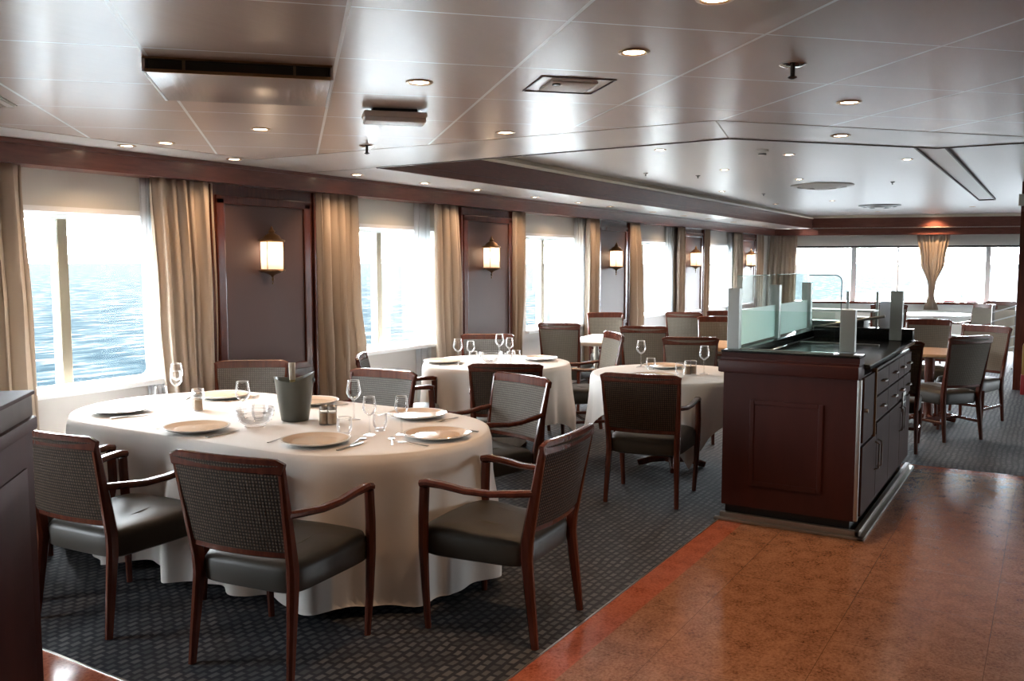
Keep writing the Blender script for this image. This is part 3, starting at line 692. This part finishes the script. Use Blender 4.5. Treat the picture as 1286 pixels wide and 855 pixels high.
# ================================================================== TABLES
def outline(kind, a, b, n):
    """closed outline points with outward normals; racetrack with straight sides along y, or circle"""
    out = []
    if kind == 'round':
        for i in range(n): t_ = 2 * pi * i / n; out.append((a * cos(t_), a * sin(t_), cos(t_), sin(t_)))
    else:
        st = b - a; per = 2 * pi * a + 4 * st
        for i in range(n):
            s = per * i / n
            if s < pi * a / 2: t_ = s / a; out.append((a * cos(t_), st + a * sin(t_), cos(t_), sin(t_))); continue
            s -= pi * a / 2
            if s < pi * a / 2: t_ = pi / 2 + s / a; out.append((a * cos(t_), st + a * sin(t_), cos(t_), sin(t_))); continue
            s -= pi * a / 2
            if s < 2 * st: out.append((-a, st - s, -1, 0)); continue
            s -= 2 * st
            if s < pi * a: t_ = pi + s / a; out.append((a * cos(t_), -st + a * sin(t_), cos(t_), sin(t_))); continue
            s -= pi * a; out.append((a, -st + s, 1, 0))
    return out
def cloth(name, loc, rz, label, kind, a, b, hx, hy, ztop, zmin, seed, amp=.035, nf=17):
    rnd = random.Random(seed); ph = [rnd.uniform(0, 6.28) for _ in range(6)]
    n = 360; O = outline(kind, a, b, n); T = 26
    per = [0]
    for i in range(n): per.append(per[-1] + math.dist(O[i][:2], O[(i + 1) % n][:2]))
    tot = per[-1]
    rows = []
    for f in (0.0, .25, .5, .75, .93): rows.append([(x * f if kind == 'round' else x * f, y * f, ztop) for x, y, nx, ny in O])
    for f, dz in ((.985, -.0005), (.997, -.003)): rows.append([(x * f, y * f, ztop + dz) for x, y, nx, ny in O])
    L = []
    for x, y, nx, ny in O:
        lx = (hx - abs(x)) / abs(nx) if abs(nx) > 1e-4 else 9; ly = (hy - abs(y)) / abs(ny) if abs(ny) > 1e-4 else 9
        L.append(max(.05, min(lx, ly)))
    for j in range(1, T + 1):
        t_ = j / T; r = []
        for i, (x, y, nx, ny) in enumerate(O):
            d = L[i] * t_; zd = min(d, ztop - zmin - .012 * sin(per[i] * 9 + ph[4]))
            u = 2 * pi * per[i] / tot; g = min(1, d / .45)
            fold = amp * g ** 1.1 * (.5 - 1.0 * abs(sin(u * 7 + ph[4])) ** .7 * .55 + .55 * sin(u * nf + ph[0] + .5 * sin(u * 3 + ph[1])) + .4 * sin(u * (nf * .6) // 1 * 0 + u * int(nf * .62) + ph[2]) + .25 * sin(u * (nf * 2 + 1) + ph[3]))
            e = .004 + .012 * (1 - math.exp(-d * 30)) + .022 * g * g + fold
            r.append((x + nx * e, y + ny * e, ztop - .006 - zd))
        rows.append(r)
    mb = MB(); mb.grid(rows, True); o = mb.build(name, 'white_cloth', None, True, 75)
    o.location = loc; o.rotation_euler = (0, 0, rz)
    bm = None
    return tag(o, label, 'tablecloth', 'white tablecloths')
def table(loc, rz, label, kind, a, b, top=.74, mtop='table_wood', legs='pedestal', group=None, name='dining_table', mleg='mahogany'):
    t = thing(name, label, 'table', loc, rz, group); O = [(p[0], p[1]) for p in outline(kind, a, b, 72)]
    mb = MB(); rows = [[(x * f, y * f, z) for x, y in O] for f, z in ((.97, top - .032), (1, top - .026), (1, top - .006), (.99, top))]
    R = mb.grid(rows, True); mb.cap(R[0]); mb.cap(R[-1]); mb.build('table_top', mtop, t)
    if legs == 'pedestal':
        for yy in ((0,) if kind == 'round' else (-b * .5, b * .5)):
            MB().lathe([(.05, top - .034), (.045, .3), (.05, .08), (.06, .04)], 20, (0, yy, 0)).build('pedestal', mleg, t)
            mb = MB()
            for k in range(4): a_ = k * pi / 2 + .4; mb.sweep([(0, yy, .07, .05, .06), (.16 * cos(a_), yy + .16 * sin(a_), .05, .05, .05), (.27 * cos(a_), yy + .27 * sin(a_), .015, .05, .03)], (0, 0, 1))
            mb.build('foot', mleg, t)
    return t
def rect_table(loc, rz, label, w, d, top, mtop, mleg, group):
    t = thing('dining_table', label, 'table', loc, rz, group)
    MB().box(-w / 2, w / 2, -d / 2, d / 2, top - .045, top, .012).build('table_top', mtop, t)
    for sx in (-1, 1):
        for sy in (-1, 1): MB().sweep([(sx * (w / 2 - .08), sy * (d / 2 - .08), 0, .04, .04), (sx * (w / 2 - .08), sy * (d / 2 - .08), top - .045, .06, .06)], (1, 0, 0)).build('leg', mleg, t)
    return t
TZ = .76
T1, T2, T3 = (3.62, 3.83), (6.71, 4.24), (6.78, 2.60)
table((*T1, 0), 0, 'large oval dining table under the nearest white cloth', 'race', .66, 1.36, TZ - .004, group='laid dining tables')
cloth('tablecloth', (*T1, 0), 0, 'long white cloth draped to the floor over the oval table', 'race', .675, 1.375, 1.385, 2.085, TZ, .05, 3, .078, 15)
table((*T2, 0), 0, 'round dining table under the second cloth, below the second window', 'round', .64, .64, TZ - .004, group='laid dining tables')
cloth('tablecloth', (*T2, 0), radians(-14), 'white cloth on the second table, below the second window', 'round', .655, .655, 1.12, 1.12, TZ, .06, 5, .03, 13)
table((*T3, 0), 0, 'round dining table under the third cloth, beside the counter', 'round', .64, .64, TZ - .004, group='laid dining tables')
cloth('tablecloth', (*T3, 0), radians(-14), 'square white cloth with hanging corners on the table beside the counter', 'round', .655, .655, .90, .90, TZ, .10, 8, .03, 13)
rect_table((9.72, 4.36, 0), radians(8), 'bare cream table beyond the second cloth, below the third lantern', 1.15, 1.15, .74, 'plastic', 'cream', 'bare tables')
rect_table((9.75, 3.0, 0), radians(8), 'bare pale table beside the counter, mostly hidden by its glass posts', .9, .9, .74, 'table_wood', 'mahogany', 'bare tables')
table((10.08, 1.06, 0), 0, 'small round wood topped table right behind the counter', 'round', .42, .42, .74, 'table_wood', group='bare tables', name='round_table')
table((17.4, 1.75, 0), 0, 'white round table under the gathered far curtain', 'round', .60, .60, .74, 'plastic', group='bare tables', name='round_table', mleg='cream')

# ================================================================== TABLEWARE
def make_plate():
    mb = MB(); mb.lathe([(.0, .004), (.095, .004), (.11, .001), (.170, .021), (.174, .025), (.170, .027), (.118, .011), (.110, .012), (.0, .0115)], 48, caps=False)
    o = mb.build('charger_plate', 'china'); MB().lathe([(.0, .0130), (.109, .0134), (.119, .0124), (.160, .0252)], 48, caps=False).build('plate_well', 'tan_disc', o)
    return tag(o, '', 'plate')
def make_fork():
    mb = MB(); mb.sweep([(-.10, 0, .003, .013, .003), (-.06, 0, .004, .010, .003), (.02, 0, .009, .006, .003), (.04, 0, .007, .022, .002)], (0, 1, 0))
    for y in (-.008, -.0027, .0027, .008): mb.sweep([(.038, y, .007, .0034, .0018), (.07, y, .003, .003, .0016), (.095, y, .006, .002, .0014)], (0, 1, 0))
    return tag(mb.build('fork', 'steel'), '', 'fork')
def make_knife():
    mb = MB(); mb.sweep([(-.11, 0, .005, .015, .006), (-.02, 0, .005, .011, .006), (-.01, 0, .005, .014, .002), (.05, 0, .005, .019, .0014), (.09, .002, .005, .016, .0012), (.11, .005, .005, .004, .001)], (0, 1, 0))
    return tag(mb.build('table_knife', 'steel'), '', 'knife')
def make_spoon():
    mb = MB(); mb.sweep([(-.09, 0, .003, .012, .003), (-.04, 0, .004, .009, .003), (.03, 0, .009, .006, .003), (.045, 0, .006, .022, .003), (.065, 0, .003, .036, .0025), (.085, 0, .004, .028, .0025), (.097, 0, .007, .006, .002)], (0, 1, 0))
    return tag(mb.build('spoon', 'steel'), '', 'spoon')
def make_wine(h):
    k = h / .225; t = thing('wine_glass', '', 'wine glass')
    MB().lathe([(0.0, .112 * k), (.012 * k, .116 * k), (.030 * k, .132 * k), (.0405 * k, .152 * k), (.041 * k, .163 * k), (.037 * k, .190 * k), (.0315 * k, .225 * k)], 28, caps=False).build('bowl', 'tumbler_glass', t)
    MB().lathe([(.0315 * k, .2235 * k), (.0328 * k, .2245 * k), (.0325 * k, .2262 * k), (.031 * k, .2255 * k), (.0315 * k, .2235 * k)], 28, caps=False).build('rim', 'china', t)
    MB().lathe([(.007 * k, .113 * k), (.0042, .095 * k), (.0038, .03 * k), (.006, .012), (.0, .010)], 12, caps=False).build('stem', 'crystal', t)
    MB().lathe([(.0, .011), (.010, .008), (.036 * k, .002), (.037 * k, .001), (.0, .0)], 28, caps=False).build('foot', 'crystal', t)
    return t
def make_tumbler():
    t = thing('tumbler', '', 'drinking glass')
    MB().lathe([(.027, .012), (.036, .028), (.040, .05), (.036, .095)], 28, caps=False).build('bowl', 'tumbler_glass', t)
    MB().lathe([(.0, .0), (.026, .0), (.029, .005), (.026, .014), (.0, .016)], 24, caps=False).build('thick_base', 'crystal', t)
    MB().lathe([(.036, .0935), (.0372, .0945), (.0368, .096), (.0355, .0955), (.036, .0935)], 28, caps=False).build('rim', 'china', t)
    return t
M['crystal'] = drinking_glass('crystal_stem', .9)
def make_shaker(fill):
    t = thing('glass_shaker', '', 'salt or pepper shaker'); t.scale = (1.3, 1.3, 1.4)
    MB().lathe([(0, 0), (.019, 0), (.021, .004), (.021, .055), (.019, .062)], 20, caps=False).build('glass_body', 'tumbler_glass', t)
    MB().lathe([(0, .004), (.0185, .004), (.0185, .048), (0, .049)], 18, caps=False).build('filling', fill, t)
    MB().lathe([(.0205, .060), (.0205, .074), (.015, .080), (0, .081)], 20, caps=False).build('lid', 'steel', t)
    return t
def make_bowl():
    t = thing('glass_bowl', '', 'bowl'); t.scale = (1.2, 1.2, 1.2)
    mb = MB(); mb.lathe([(.0, .006), (.04, .006), (.068, .025), (.082, .055), (.086, .085), (.0875, .086), (.084, .086), (.079, .056), (.065, .028), (.038, .011), (.0, .011)], 36, caps=False); mb.build('bowl_wall', 'tumbler_glass', t)
    mb = MB()
    for z, r in ((.03, .0725), (.05, .081), (.07, .0855)): mb.lathe([(r, z - .003), (r + .003, z), (r, z + .003)], 36, caps=False)
    mb.lathe([(.045, .0), (.048, .003), (.042, .006), (.040, .0)], 30, caps=False); mb.build('cut_band', 'crystal', t)
    return t
PL, FK, KN, SN, WG, WS, TU, SA, PE, GB = make_plate(), make_fork(), make_knife(), make_spoon(), make_wine(.225), make_wine(.20), make_tumbler(), make_shaker('salt'), make_shaker('pepper'), make_bowl()
WS.name = 'wine_glass_small'
for o in list(WS.children): pass
def setplace(table_name, seat, x, y, az, side_words):
    """plate with fork, knife and spoon; az = direction from the diner to the table centre"""
    a = radians(az); f = Vector((cos(a), sin(a))); r = Vector((f.y, -f.x)); c = Vector((x, y)); z = TZ + .001
    place(PL, (x, y, z), 0, 'white charger plate %s' % side_words, 'white charger plates')
    p = c - r * .215; place(FK, (p.x, p.y, z), a, 'fork left of the plate %s' % side_words, 'forks')
    p = c + r * .21; place(KN, (p.x, p.y, z), a, 'knife right of the plate %s' % side_words, 'table knives')
seats1 = [(3.12, 3.86, 0, 'at the near side of the oval table, second from left'), (3.20, 3.08, 6, 'in front of the nearest chair, oval table'), (3.64, 2.66, 90, 'at the right end of the oval table'),
          (4.06, 3.11, 180, 'before the left turned chair, oval table'), (3.27, 4.72, -20, 'at the window end of the oval table'), (3.98, 4.66, 215, 'below the first lantern, oval table'), (4.10, 3.98, 180, 'behind the wine bucket, oval table')]
for s in seats1: setplace('oval', 0, *s)
for x, y, az, w in ((6.42, 4.62, -35, 'at the left rim of the second table'), (7.05, 4.00, 140, 'at the right rim of the second table')): setplace('t2', 0, x, y, az, w)
for x, y, az, w in ((6.42, 2.62, 8, 'nearest the grey backed chair, third table'), (7.08, 2.80, 190, 'on the far side of the third table')): setplace('t3', 0, x, y, az, w)
zt = TZ + .001
GW, GT = 'wine glasses on the laid tables', 'tumblers on the laid tables'
for p, x, y, w in ((WG, 3.80, 3.36, 'tall wine glass right of the salt and pepper shakers, on the oval table'), (WS, 3.50, 2.99, 'wine glass behind a tumbler, middle of the right end of the oval table'), (WS, 3.60, 2.86, 'wine glass nearest the right end plate of the oval table'),
                   (WG, 3.44, 3.86, 'wine glass standing just behind the cut glass bowl'), (WG, 3.83, 4.92, 'taller wine glass at the left of the oval table, against the curtain'), (WS, 3.70, 4.76, 'smaller wine glass overlapping the taller one by the curtain'),
                   (WG, 6.36, 4.42, 'leftmost wine glass on the second table'), (WS, 6.47, 4.36, 'wine glass beside the leftmost one on the second table'), (WG, 6.98, 4.38, 'taller of the two wine glasses at the right of the second table'), (WS, 6.93, 4.24, 'smaller of the two wine glasses at the right of the second table'),
                   (WG, 7.02, 2.98, 'wine glass at the left rim of the third table'), (WG, 6.84, 2.36, 'wine glass on the third table next to the counter')): place(p, (x, y, zt), 0, w, GW)
for x, y, w in ((3.42, 3.09, 'tumbler in front of the wine glasses, right part of the oval table'), (3.50, 3.80, 'tumbler right beside the wine bucket and cut glass bowl'), (3.66, 4.86, 'tumbler by the curtain at the left end of the oval table'), (3.72, 4.58, 'tumbler behind the left salt and pepper shakers'), (3.62, 3.02, 'tumbler behind the wine glass near the right end plate'),
                (6.60, 4.42, 'tumbler left of the bowl on the second table'), (6.62, 4.06, 'tumbler right of the bowl on the second table'), (6.76, 4.12, 'second tumbler right of the bowl, farther back on the second table'), (6.88, 4.14, 'tumbler below the pair of wine glasses on the second table'),
                (6.90, 2.84, 'left tumbler on the third table'), (6.68, 2.50, 'right tumbler on the third table, near the shakers')): place(TU, (x, y, zt), 0, w, GT)
for p, x, y, w in ((PE, 3.58, 4.42, 'left pepper shaker, beside the cut glass bowl towards the window'), (SA, 3.55, 4.37, 'left salt shaker, beside the cut glass bowl towards the window'), (PE, 3.60, 3.40, 'pepper shaker right of the wine bucket'), (SA, 3.62, 3.36, 'salt shaker right of the wine bucket'), (PE, 6.74, 2.46, 'pepper shaker on the third table'), (SA, 6.78, 2.43, 'salt shaker on the third table')): place(p, (x, y, zt), 0, w, 'salt and pepper shakers')
place(GB, (3.36, 3.68, zt), 0, 'banded cut glass bowl in front of the wine bucket', 'cut glass bowls'); place(GB, (6.58, 4.22, zt), 0, 'cut glass bowl in the middle of the second table', 'cut glass bowls')
for x, y, a, w in ((3.42, 2.78, 40, 'spoon lying between the two right plates of the oval table'), (3.34, 2.93, 20, 'spoon beside the knife right of the nearest plate')): place(SN, (x, y, zt), radians(a), w, 'spoons')

# wine bucket and the bottle in it
bk = thing('wine_bucket', 'grey green wine bucket with slanted rim on the oval table', 'wine bucket', (3.615, 3.635, zt), radians(-50)); bk.scale = (1.06, 1.06, 1.11)
def bucket_ring(r, z, slant): return [(r * cos(2 * pi * i / 40), r * sin(2 * pi * i / 40) * .92, z + slant * (.030 * abs(cos(2 * pi * i / 40)) ** 1.5 + .012 * cos(2 * pi * i / 40))) for i in range(40)]
mb = MB(); R = mb.grid([bucket_ring(.068, 0, 0), bucket_ring(.072, .004, 0), bucket_ring(.088, .10, 0), bucket_ring(.105, .205, 1), bucket_ring(.1065, .207, 1), bucket_ring(.101, .204, 1), bucket_ring(.084, .10, 0), bucket_ring(.066, .010, 0)], True); mb.cap(R[0]); mb.cap(R[-1]); mb.build('bucket_wall', 'bucket', bk)
for s in (1, -1):
    mb = MB(); mb.lathe([(.0, .0), (.022, .0), (.022, .003), (0, .003)], 16); o = mb.build('hand_hole', 'slot', bk); o.rotation_euler = (0, s * radians(80), 0); o.location = (s * .1015, 0, .207); o.scale = (.55, 1, 1)
bt = thing('wine_bottle', 'wine bottle with pale neck leaning in the wine bucket', 'bottle', (3.61, 3.64, zt + .014)); bt.rotation_euler = (radians(-4), radians(3), 0)
MB().lathe([(0, 0), (.036, .0), (.037, .01), (.037, .14), (.030, .165), (.017, .19), (.0145, .20)], 24, caps=False).build('glass_body', 'bottle', bt)
MB().lathe([(.0150, .192), (.0165, .216)], 20, caps=False).build('neck_band', 'foil', bt); MB().lathe([(.0175, .216), (.0175, .285), (.019, .287), (.019, .312), (0, .313)], 20, caps=False).build('capsule', 'label_cream', bt)

# ================================================================== SERVING COUNTER
st = thing('serving_counter', 'mahogany serving counter with black granite top on the marble edge', 'counter', (5.54, .956, 0))   # local x along its length, y across
LX, WY = 2.13, .824
MB().box(.02, LX - .01, .035, WY - .02, 0, .10).build('toe_kick', 'black_base', st, False)
mb = MB(); mb.box(0, LX, .0, WY, .095, .965); mb.build('carcass', ['mahogany_dark'], st, False)
mb = MB()     # recessed square field on the end
mb.box(-.006, .0, .23, .62, .27, .76); 
for a in ((.20, .23, .24, .79), (.62, .65, .24, .79)): mb.box(-.012, 0, a[0], a[1], a[2], a[3], .005)
for a in ((.23, .62, .76, .79), (.23, .62, .24, .27)): mb.box(-.012, 0, *a, .005)
mb.build('end_panel', 'mahogany_dark', st, False)
mb = MB(); mb.box(-.035, .16, -.0, WY + .03, .955, 1.035, .014); mb.box(-.022, .15, .0, WY + .018, 1.035, 1.052, .005); mb.box(-.012, .14, .0, WY + .012, 1.05, 1.082); mb.build('cap_moulding', 'mahogany_dark', st)
MB().box(-.018, .165, .0, WY + .016, 1.082, 1.096, .004).build('front_ledge', 'granite', st)
mb = MB(); mb.box(.10, LX, WY - .10, WY + .016, 1.04, 1.096, .004); mb.build('screen_ledge', 'granite', st)
mb = MB(); mb.box(.14, LX + .02, -.035, WY - .10, 1.004, 1.034, .006); mb.build('counter_top', 'granite', st)
MB().box(LX - .10, LX + .03, -.03, WY - .10, 1.034, 1.125, .006).build('end_ledge', 'granite', st)
MB().box(-.004, .02, -.012, .012, .10, .955, .004).build('corner_bead', 'brushed', st)
mb = MB(); mb.box(-.06, LX + .05, -.06, -.02, 0, .018, .004); mb.box(-.06, -.02, -.06, WY + .03, 0, .018, .004); mb.box(-.03, LX, -.03, .0, 0, .05, .006); mb.box(-.03, .0, -.03, WY, 0, .05, .006); mb.build('base_rail', 'grey_strip', st)
# side fronts: tall safe-like door, drawers, doors
def front(name, x0, x1, z0, z1, handle=None, m='cabinet_side'):
    o = MB().box(x0 + .005, x1 - .005, -.018, .0, z0 + .005, z1 - .005, .003).build(name, m, st, False); return o
hatch = front('hatch', .06, .42, .56, .965); MB().box(.42, .435, -.03, .0, .55, .985).build('hatch_edge', 'brass', hatch, False); MB().lathe([(.0, 0), (.012, .0), (.012, .02), (0, .022)], 14).build('knob', 'steel', hatch).matrix_local = Matrix.Translation((.10, -.018, .76)) @ Matrix.Rotation(radians(90), 4, 'X')
dz = [(.80, .955), (.63, .79)]
xs_ = [.46, .98, 1.44, 1.72, 2.10]
for i in range(len(xs_) - 1):
    if i == 2: rows_ = [(.80, .955), (.63, .79)]
    for z0, z1 in dz:
        d = front('drawer', xs_[i], xs_[i + 1], z0, z1); xm = (xs_[i] + xs_[i + 1]) / 2
        MB().tube([(xm - .05, -.018, (z0 + z1) / 2), (xm - .045, -.04, (z0 + z1) / 2), (xm, -.048, (z0 + z1) / 2), (xm + .045, -.04, (z0 + z1) / 2), (xm + .05, -.018, (z0 + z1) / 2)], .006, 8).build('handle', 'steel', d)
for i, (x0, x1) in enumerate(((.06, .56), (.56, 1.08), (1.08, 1.60), (1.60, 2.10))):
    d = front('door', x0, x1, .11, .545 if i == 0 else .615); xh = x1 - .05 if i % 2 == 0 else x0 + .05; zt_ = .50 if i < 2 else .58
    MB().tube([(xh, -.018, zt_), (xh, -.045, zt_ - .012), (xh, -.045, zt_ - .17), (xh, -.018, zt_ - .182)], .006, 8).build('handle', 'steel', d)
so = thing('socket_plate', 'grey double socket plate on the drawer side of the counter', 'socket', (7.26, .937, .60))
MB().box(-.07, .07, -.010, 0, -.075, .075, .003).build('plate', 'brushed', so); MB().box(-.045, .045, -.013, -.009, -.05, -.006, .002).build('outlet', 'dark_metal', so); MB().box(-.045, .045, -.013, -.009, .006, .05, .002).build('outlet', 'dark_metal', so)
# glass screen on the counter: posts and panes
gs = thing('glass_screen', 'glass sneeze screen with steel posts and frosted panes on the counter', 'glass screen', (5.54, .956, 1.096))
px0 = .79
for x, y, h in ((.10, px0, .39), (1.07, px0, .39), (2.06, px0, .39)): 
    p_ = MB().box(x - .03, x + .035, y - .035, y + .04, 0, h, .003).build('post', 'brushed', gs, False)
MB().box(.22, .27, .075, .165, -.0, .262, .003).build('short_post', 'brushed', gs, False)
MB().box(2.02, 2.09, .05, .14, -.06, .33, .003).build('end_post', 'brushed', gs, False)
for x0, x1 in ((.14, 1.04), (1.11, 2.03)):
    MB().box(x0, x1, px0 - .004, px0 + .004, .012, .465).build('clear_pane', 'screen_glass', gs, False)
    MB().box(x0, x1, px0 - .009, px0 - .004, .015, .245).build('frosted_panel', 'frost', gs, False)
    MB().box(x0, x1, px0 - .005, px0 + .005, .464, .468).build('pane_edge', 'glass_edge', gs, False)
mb = MB(); mb.box(.085, .093, .17, px0 - .04, .0, .25); mb.build('front_pane', 'screen_glass', gs, False)
MB().box(.083, .095, .17, px0 - .04, -.002, .006).build('front_edge', 'grey_strip', gs, False)
mb = MB()     # end pane with rounded corner
pts = [(.78, 0), (.52, 0), (.52, .40)] + [(.52 + .05 - .05 * cos(a), .40 + .05 * sin(a)) for a in (.4, .8, 1.2, 1.57)] + [(.78, .45)]
a_ = [mb.bm.verts.new((2.06, y, z)) for y, z in pts]; b_ = [mb.bm.verts.new((2.068, y, z)) for y, z in pts]
mb.bm.faces.new(a_); mb.bm.faces.new(b_)
for i in range(len(pts)): mb.bm.faces.new([a_[i], a_[(i + 1) % len(pts)], b_[(i + 1) % len(pts)], b_[i]])
mb.build('end_pane', 'screen_glass', gs, False)
MB().tube([(2.064, pts[i][0], pts[i][1]) for i in range(1, len(pts))], .004, 6).build('pane_edge', 'dark_metal', gs)
rl = thing('tray_rail', 'slim steel rail lying along the granite counter top', 'rail', (7.0, 1.1, 1.034))
MB().box(-.02, .02, -.02, .55, 0, .012, .003).build('rail_bar', 'steel', rl, False)
# equipment unit beyond
eq = thing('beverage_station', 'dark serving unit with steel shelves behind the counter', 'serving unit', (7.76, 1.32, 0))
MB().box(0, .38, -.25, .62, .0, 1.04).build('unit_body', 'black_base', eq, False); MB().box(-.02, .40, -.27, .64, 1.04, 1.07, .004).build('unit_top', 'granite', eq, False)
MB().box(-.025, -.01, -.27, .64, 1.062, 1.076).build('edge_strip', 'steel', eq, False)
mb = MB(); mb.box(.10, .36, .02, .2, 1.07, 1.19, .01); mb.build('warmer', 'dark_metal', eq); MB().box(.10, .36, .22, .58, 1.07, 1.15, .01).build('warmer', 'dark_metal', eq)
MB().box(.12, .38, -.05, .60, 1.235, 1.25).build('shelf', 'brushed', eq, False); 
for y in (-.04, .2, .58): MB().box(.34, .36, y - .01, y + .01, 1.07, 1.40).build('upright', 'screen_glass' if y > .5 else 'brushed', eq, False)
sa = MB(); sa.tube([(.05, .42, 1.10), (.05, -.15, 1.21)], .012, 8); sa.build('guard_arm', 'steel', eq)
for k in range(3): tag(MB().box(7.92 + k * .04, 7.932 + k * .04, 1.10, 1.10 + .13, 1.076, 1.076 + .25, .002).build('menu_card', 'navy' if k == 1 else 'paper', None, False), ['front white menu card standing on the dark serving unit', 'navy menu card between two white ones on the serving unit', 'rear white menu card standing on the dark serving unit'][k], 'menu card', 'menu cards on the serving unit')

# foreground cabinet at the left edge, turned 45 degrees
fc = thing('foreground_cabinet', 'dark mahogany cabinet cut by the left edge of the photo', 'cabinet', (1.775, 3.035, 0), radians(45))   # local -x comes towards the camera, +y to the left
MB().box(-1.3, -.02, .03, .6, 0, .10).build('toe_kick', 'black_base', fc, False)
mb = MB(); mb.box(-1.3, 0, .018, .62, .09, 1.075); mb.build('carcass', 'mahogany_matte', fc, False)
mb = MB(); mb.box(-1.3, .012, .0, .63, 1.065, 1.115, .012); mb.build('cap_moulding', 'mahogany_matte', fc); MB().box(-1.3, -.0, .012, .62, 1.115, 1.195, .006).build('upper_rim', 'rim_brown', fc)
MB().box(-1.3, .006, .004, .625, 1.19, 1.205, .005).build('top_edge', 'mahogany_matte', fc)
MB().box(-1.25, -.1, .010, .02, .2, .95, .004).build('side_panel', 'mahogany_matte', fc)

# right edge: rack, box, bottle on the ledge
rk = thing('slatted_rack', 'upright metal rack with slanted bars and beige panel at the right edge', 'rack', (15.6, .62, 0), radians(10))
for y in (-.16, .16): MB().box(-.02, .02, y - .02, y + .02, 0, 1.0, .004).build('upright', 'brushed', rk, False)
MB().box(.04, .055, -.14, .14, .28, .92).build('panel', 'cream', rk, False)
for z in (.30, .46, .62, .78, .92): MB().tube([(-.03, -.18, z + .08), (-.03, .18, z - .04)], .010, 8).build('slanted_bar', 'white_frame', rk)
mb = MB(); mb.box(-.15, .15, -.18, -.14, 0, .03); mb.box(-.15, .15, .14, .18, 0, .03); mb.build('foot', 'dark_metal', rk, False)
bx = thing('display_stand', 'low stand with yellow and red front beside the pillar', 'display stand', (12.75, .295, 0))
MB().box(0, .3, -.4, 0, .25, .62, .005).build('yellow_body', 'yellow', bx); MB().box(-.005, .305, -.405, .005, .0, .25, .005).build('red_plinth', 'red', bx); MB().box(.02, .28, -.38, -.02, .62, .72, .01).build('red_tray', 'red', bx)
def far_pt(u, off): q = FW0 + FD * u + Vector((FD.y, -FD.x)) * off; return q
q = far_pt(4.09, .0); bo = thing('pump_bottle', 'small clear bottle with green cap on the far window ledge', 'bottle', (q.x, q.y, .79))
MB().lathe([(0, 0), (.045, 0), (.047, .01), (.047, .10), (.03, .12)], 18, caps=False).build('bottle_body', 'frost', bo); MB().lathe([(.032, .118), (.032, .15), (0, .152)], 16, caps=False).build('cap', 'green', bo)
for u0, l in ((3.72, 'pink red cushion strip on the far ledge left of the bottle'), (4.17, 'pink red cushion strip on the far ledge right of the bottle')):
    q = far_pt(u0, .0); t = thing('ledge_cushion', l, 'cushion', (q.x, q.y, .79), FRZ, 'cushions on the far ledge'); MB().box(0, .22, -.04, .04, 0, .035, .01).build('cushion_pad', 'red', t)
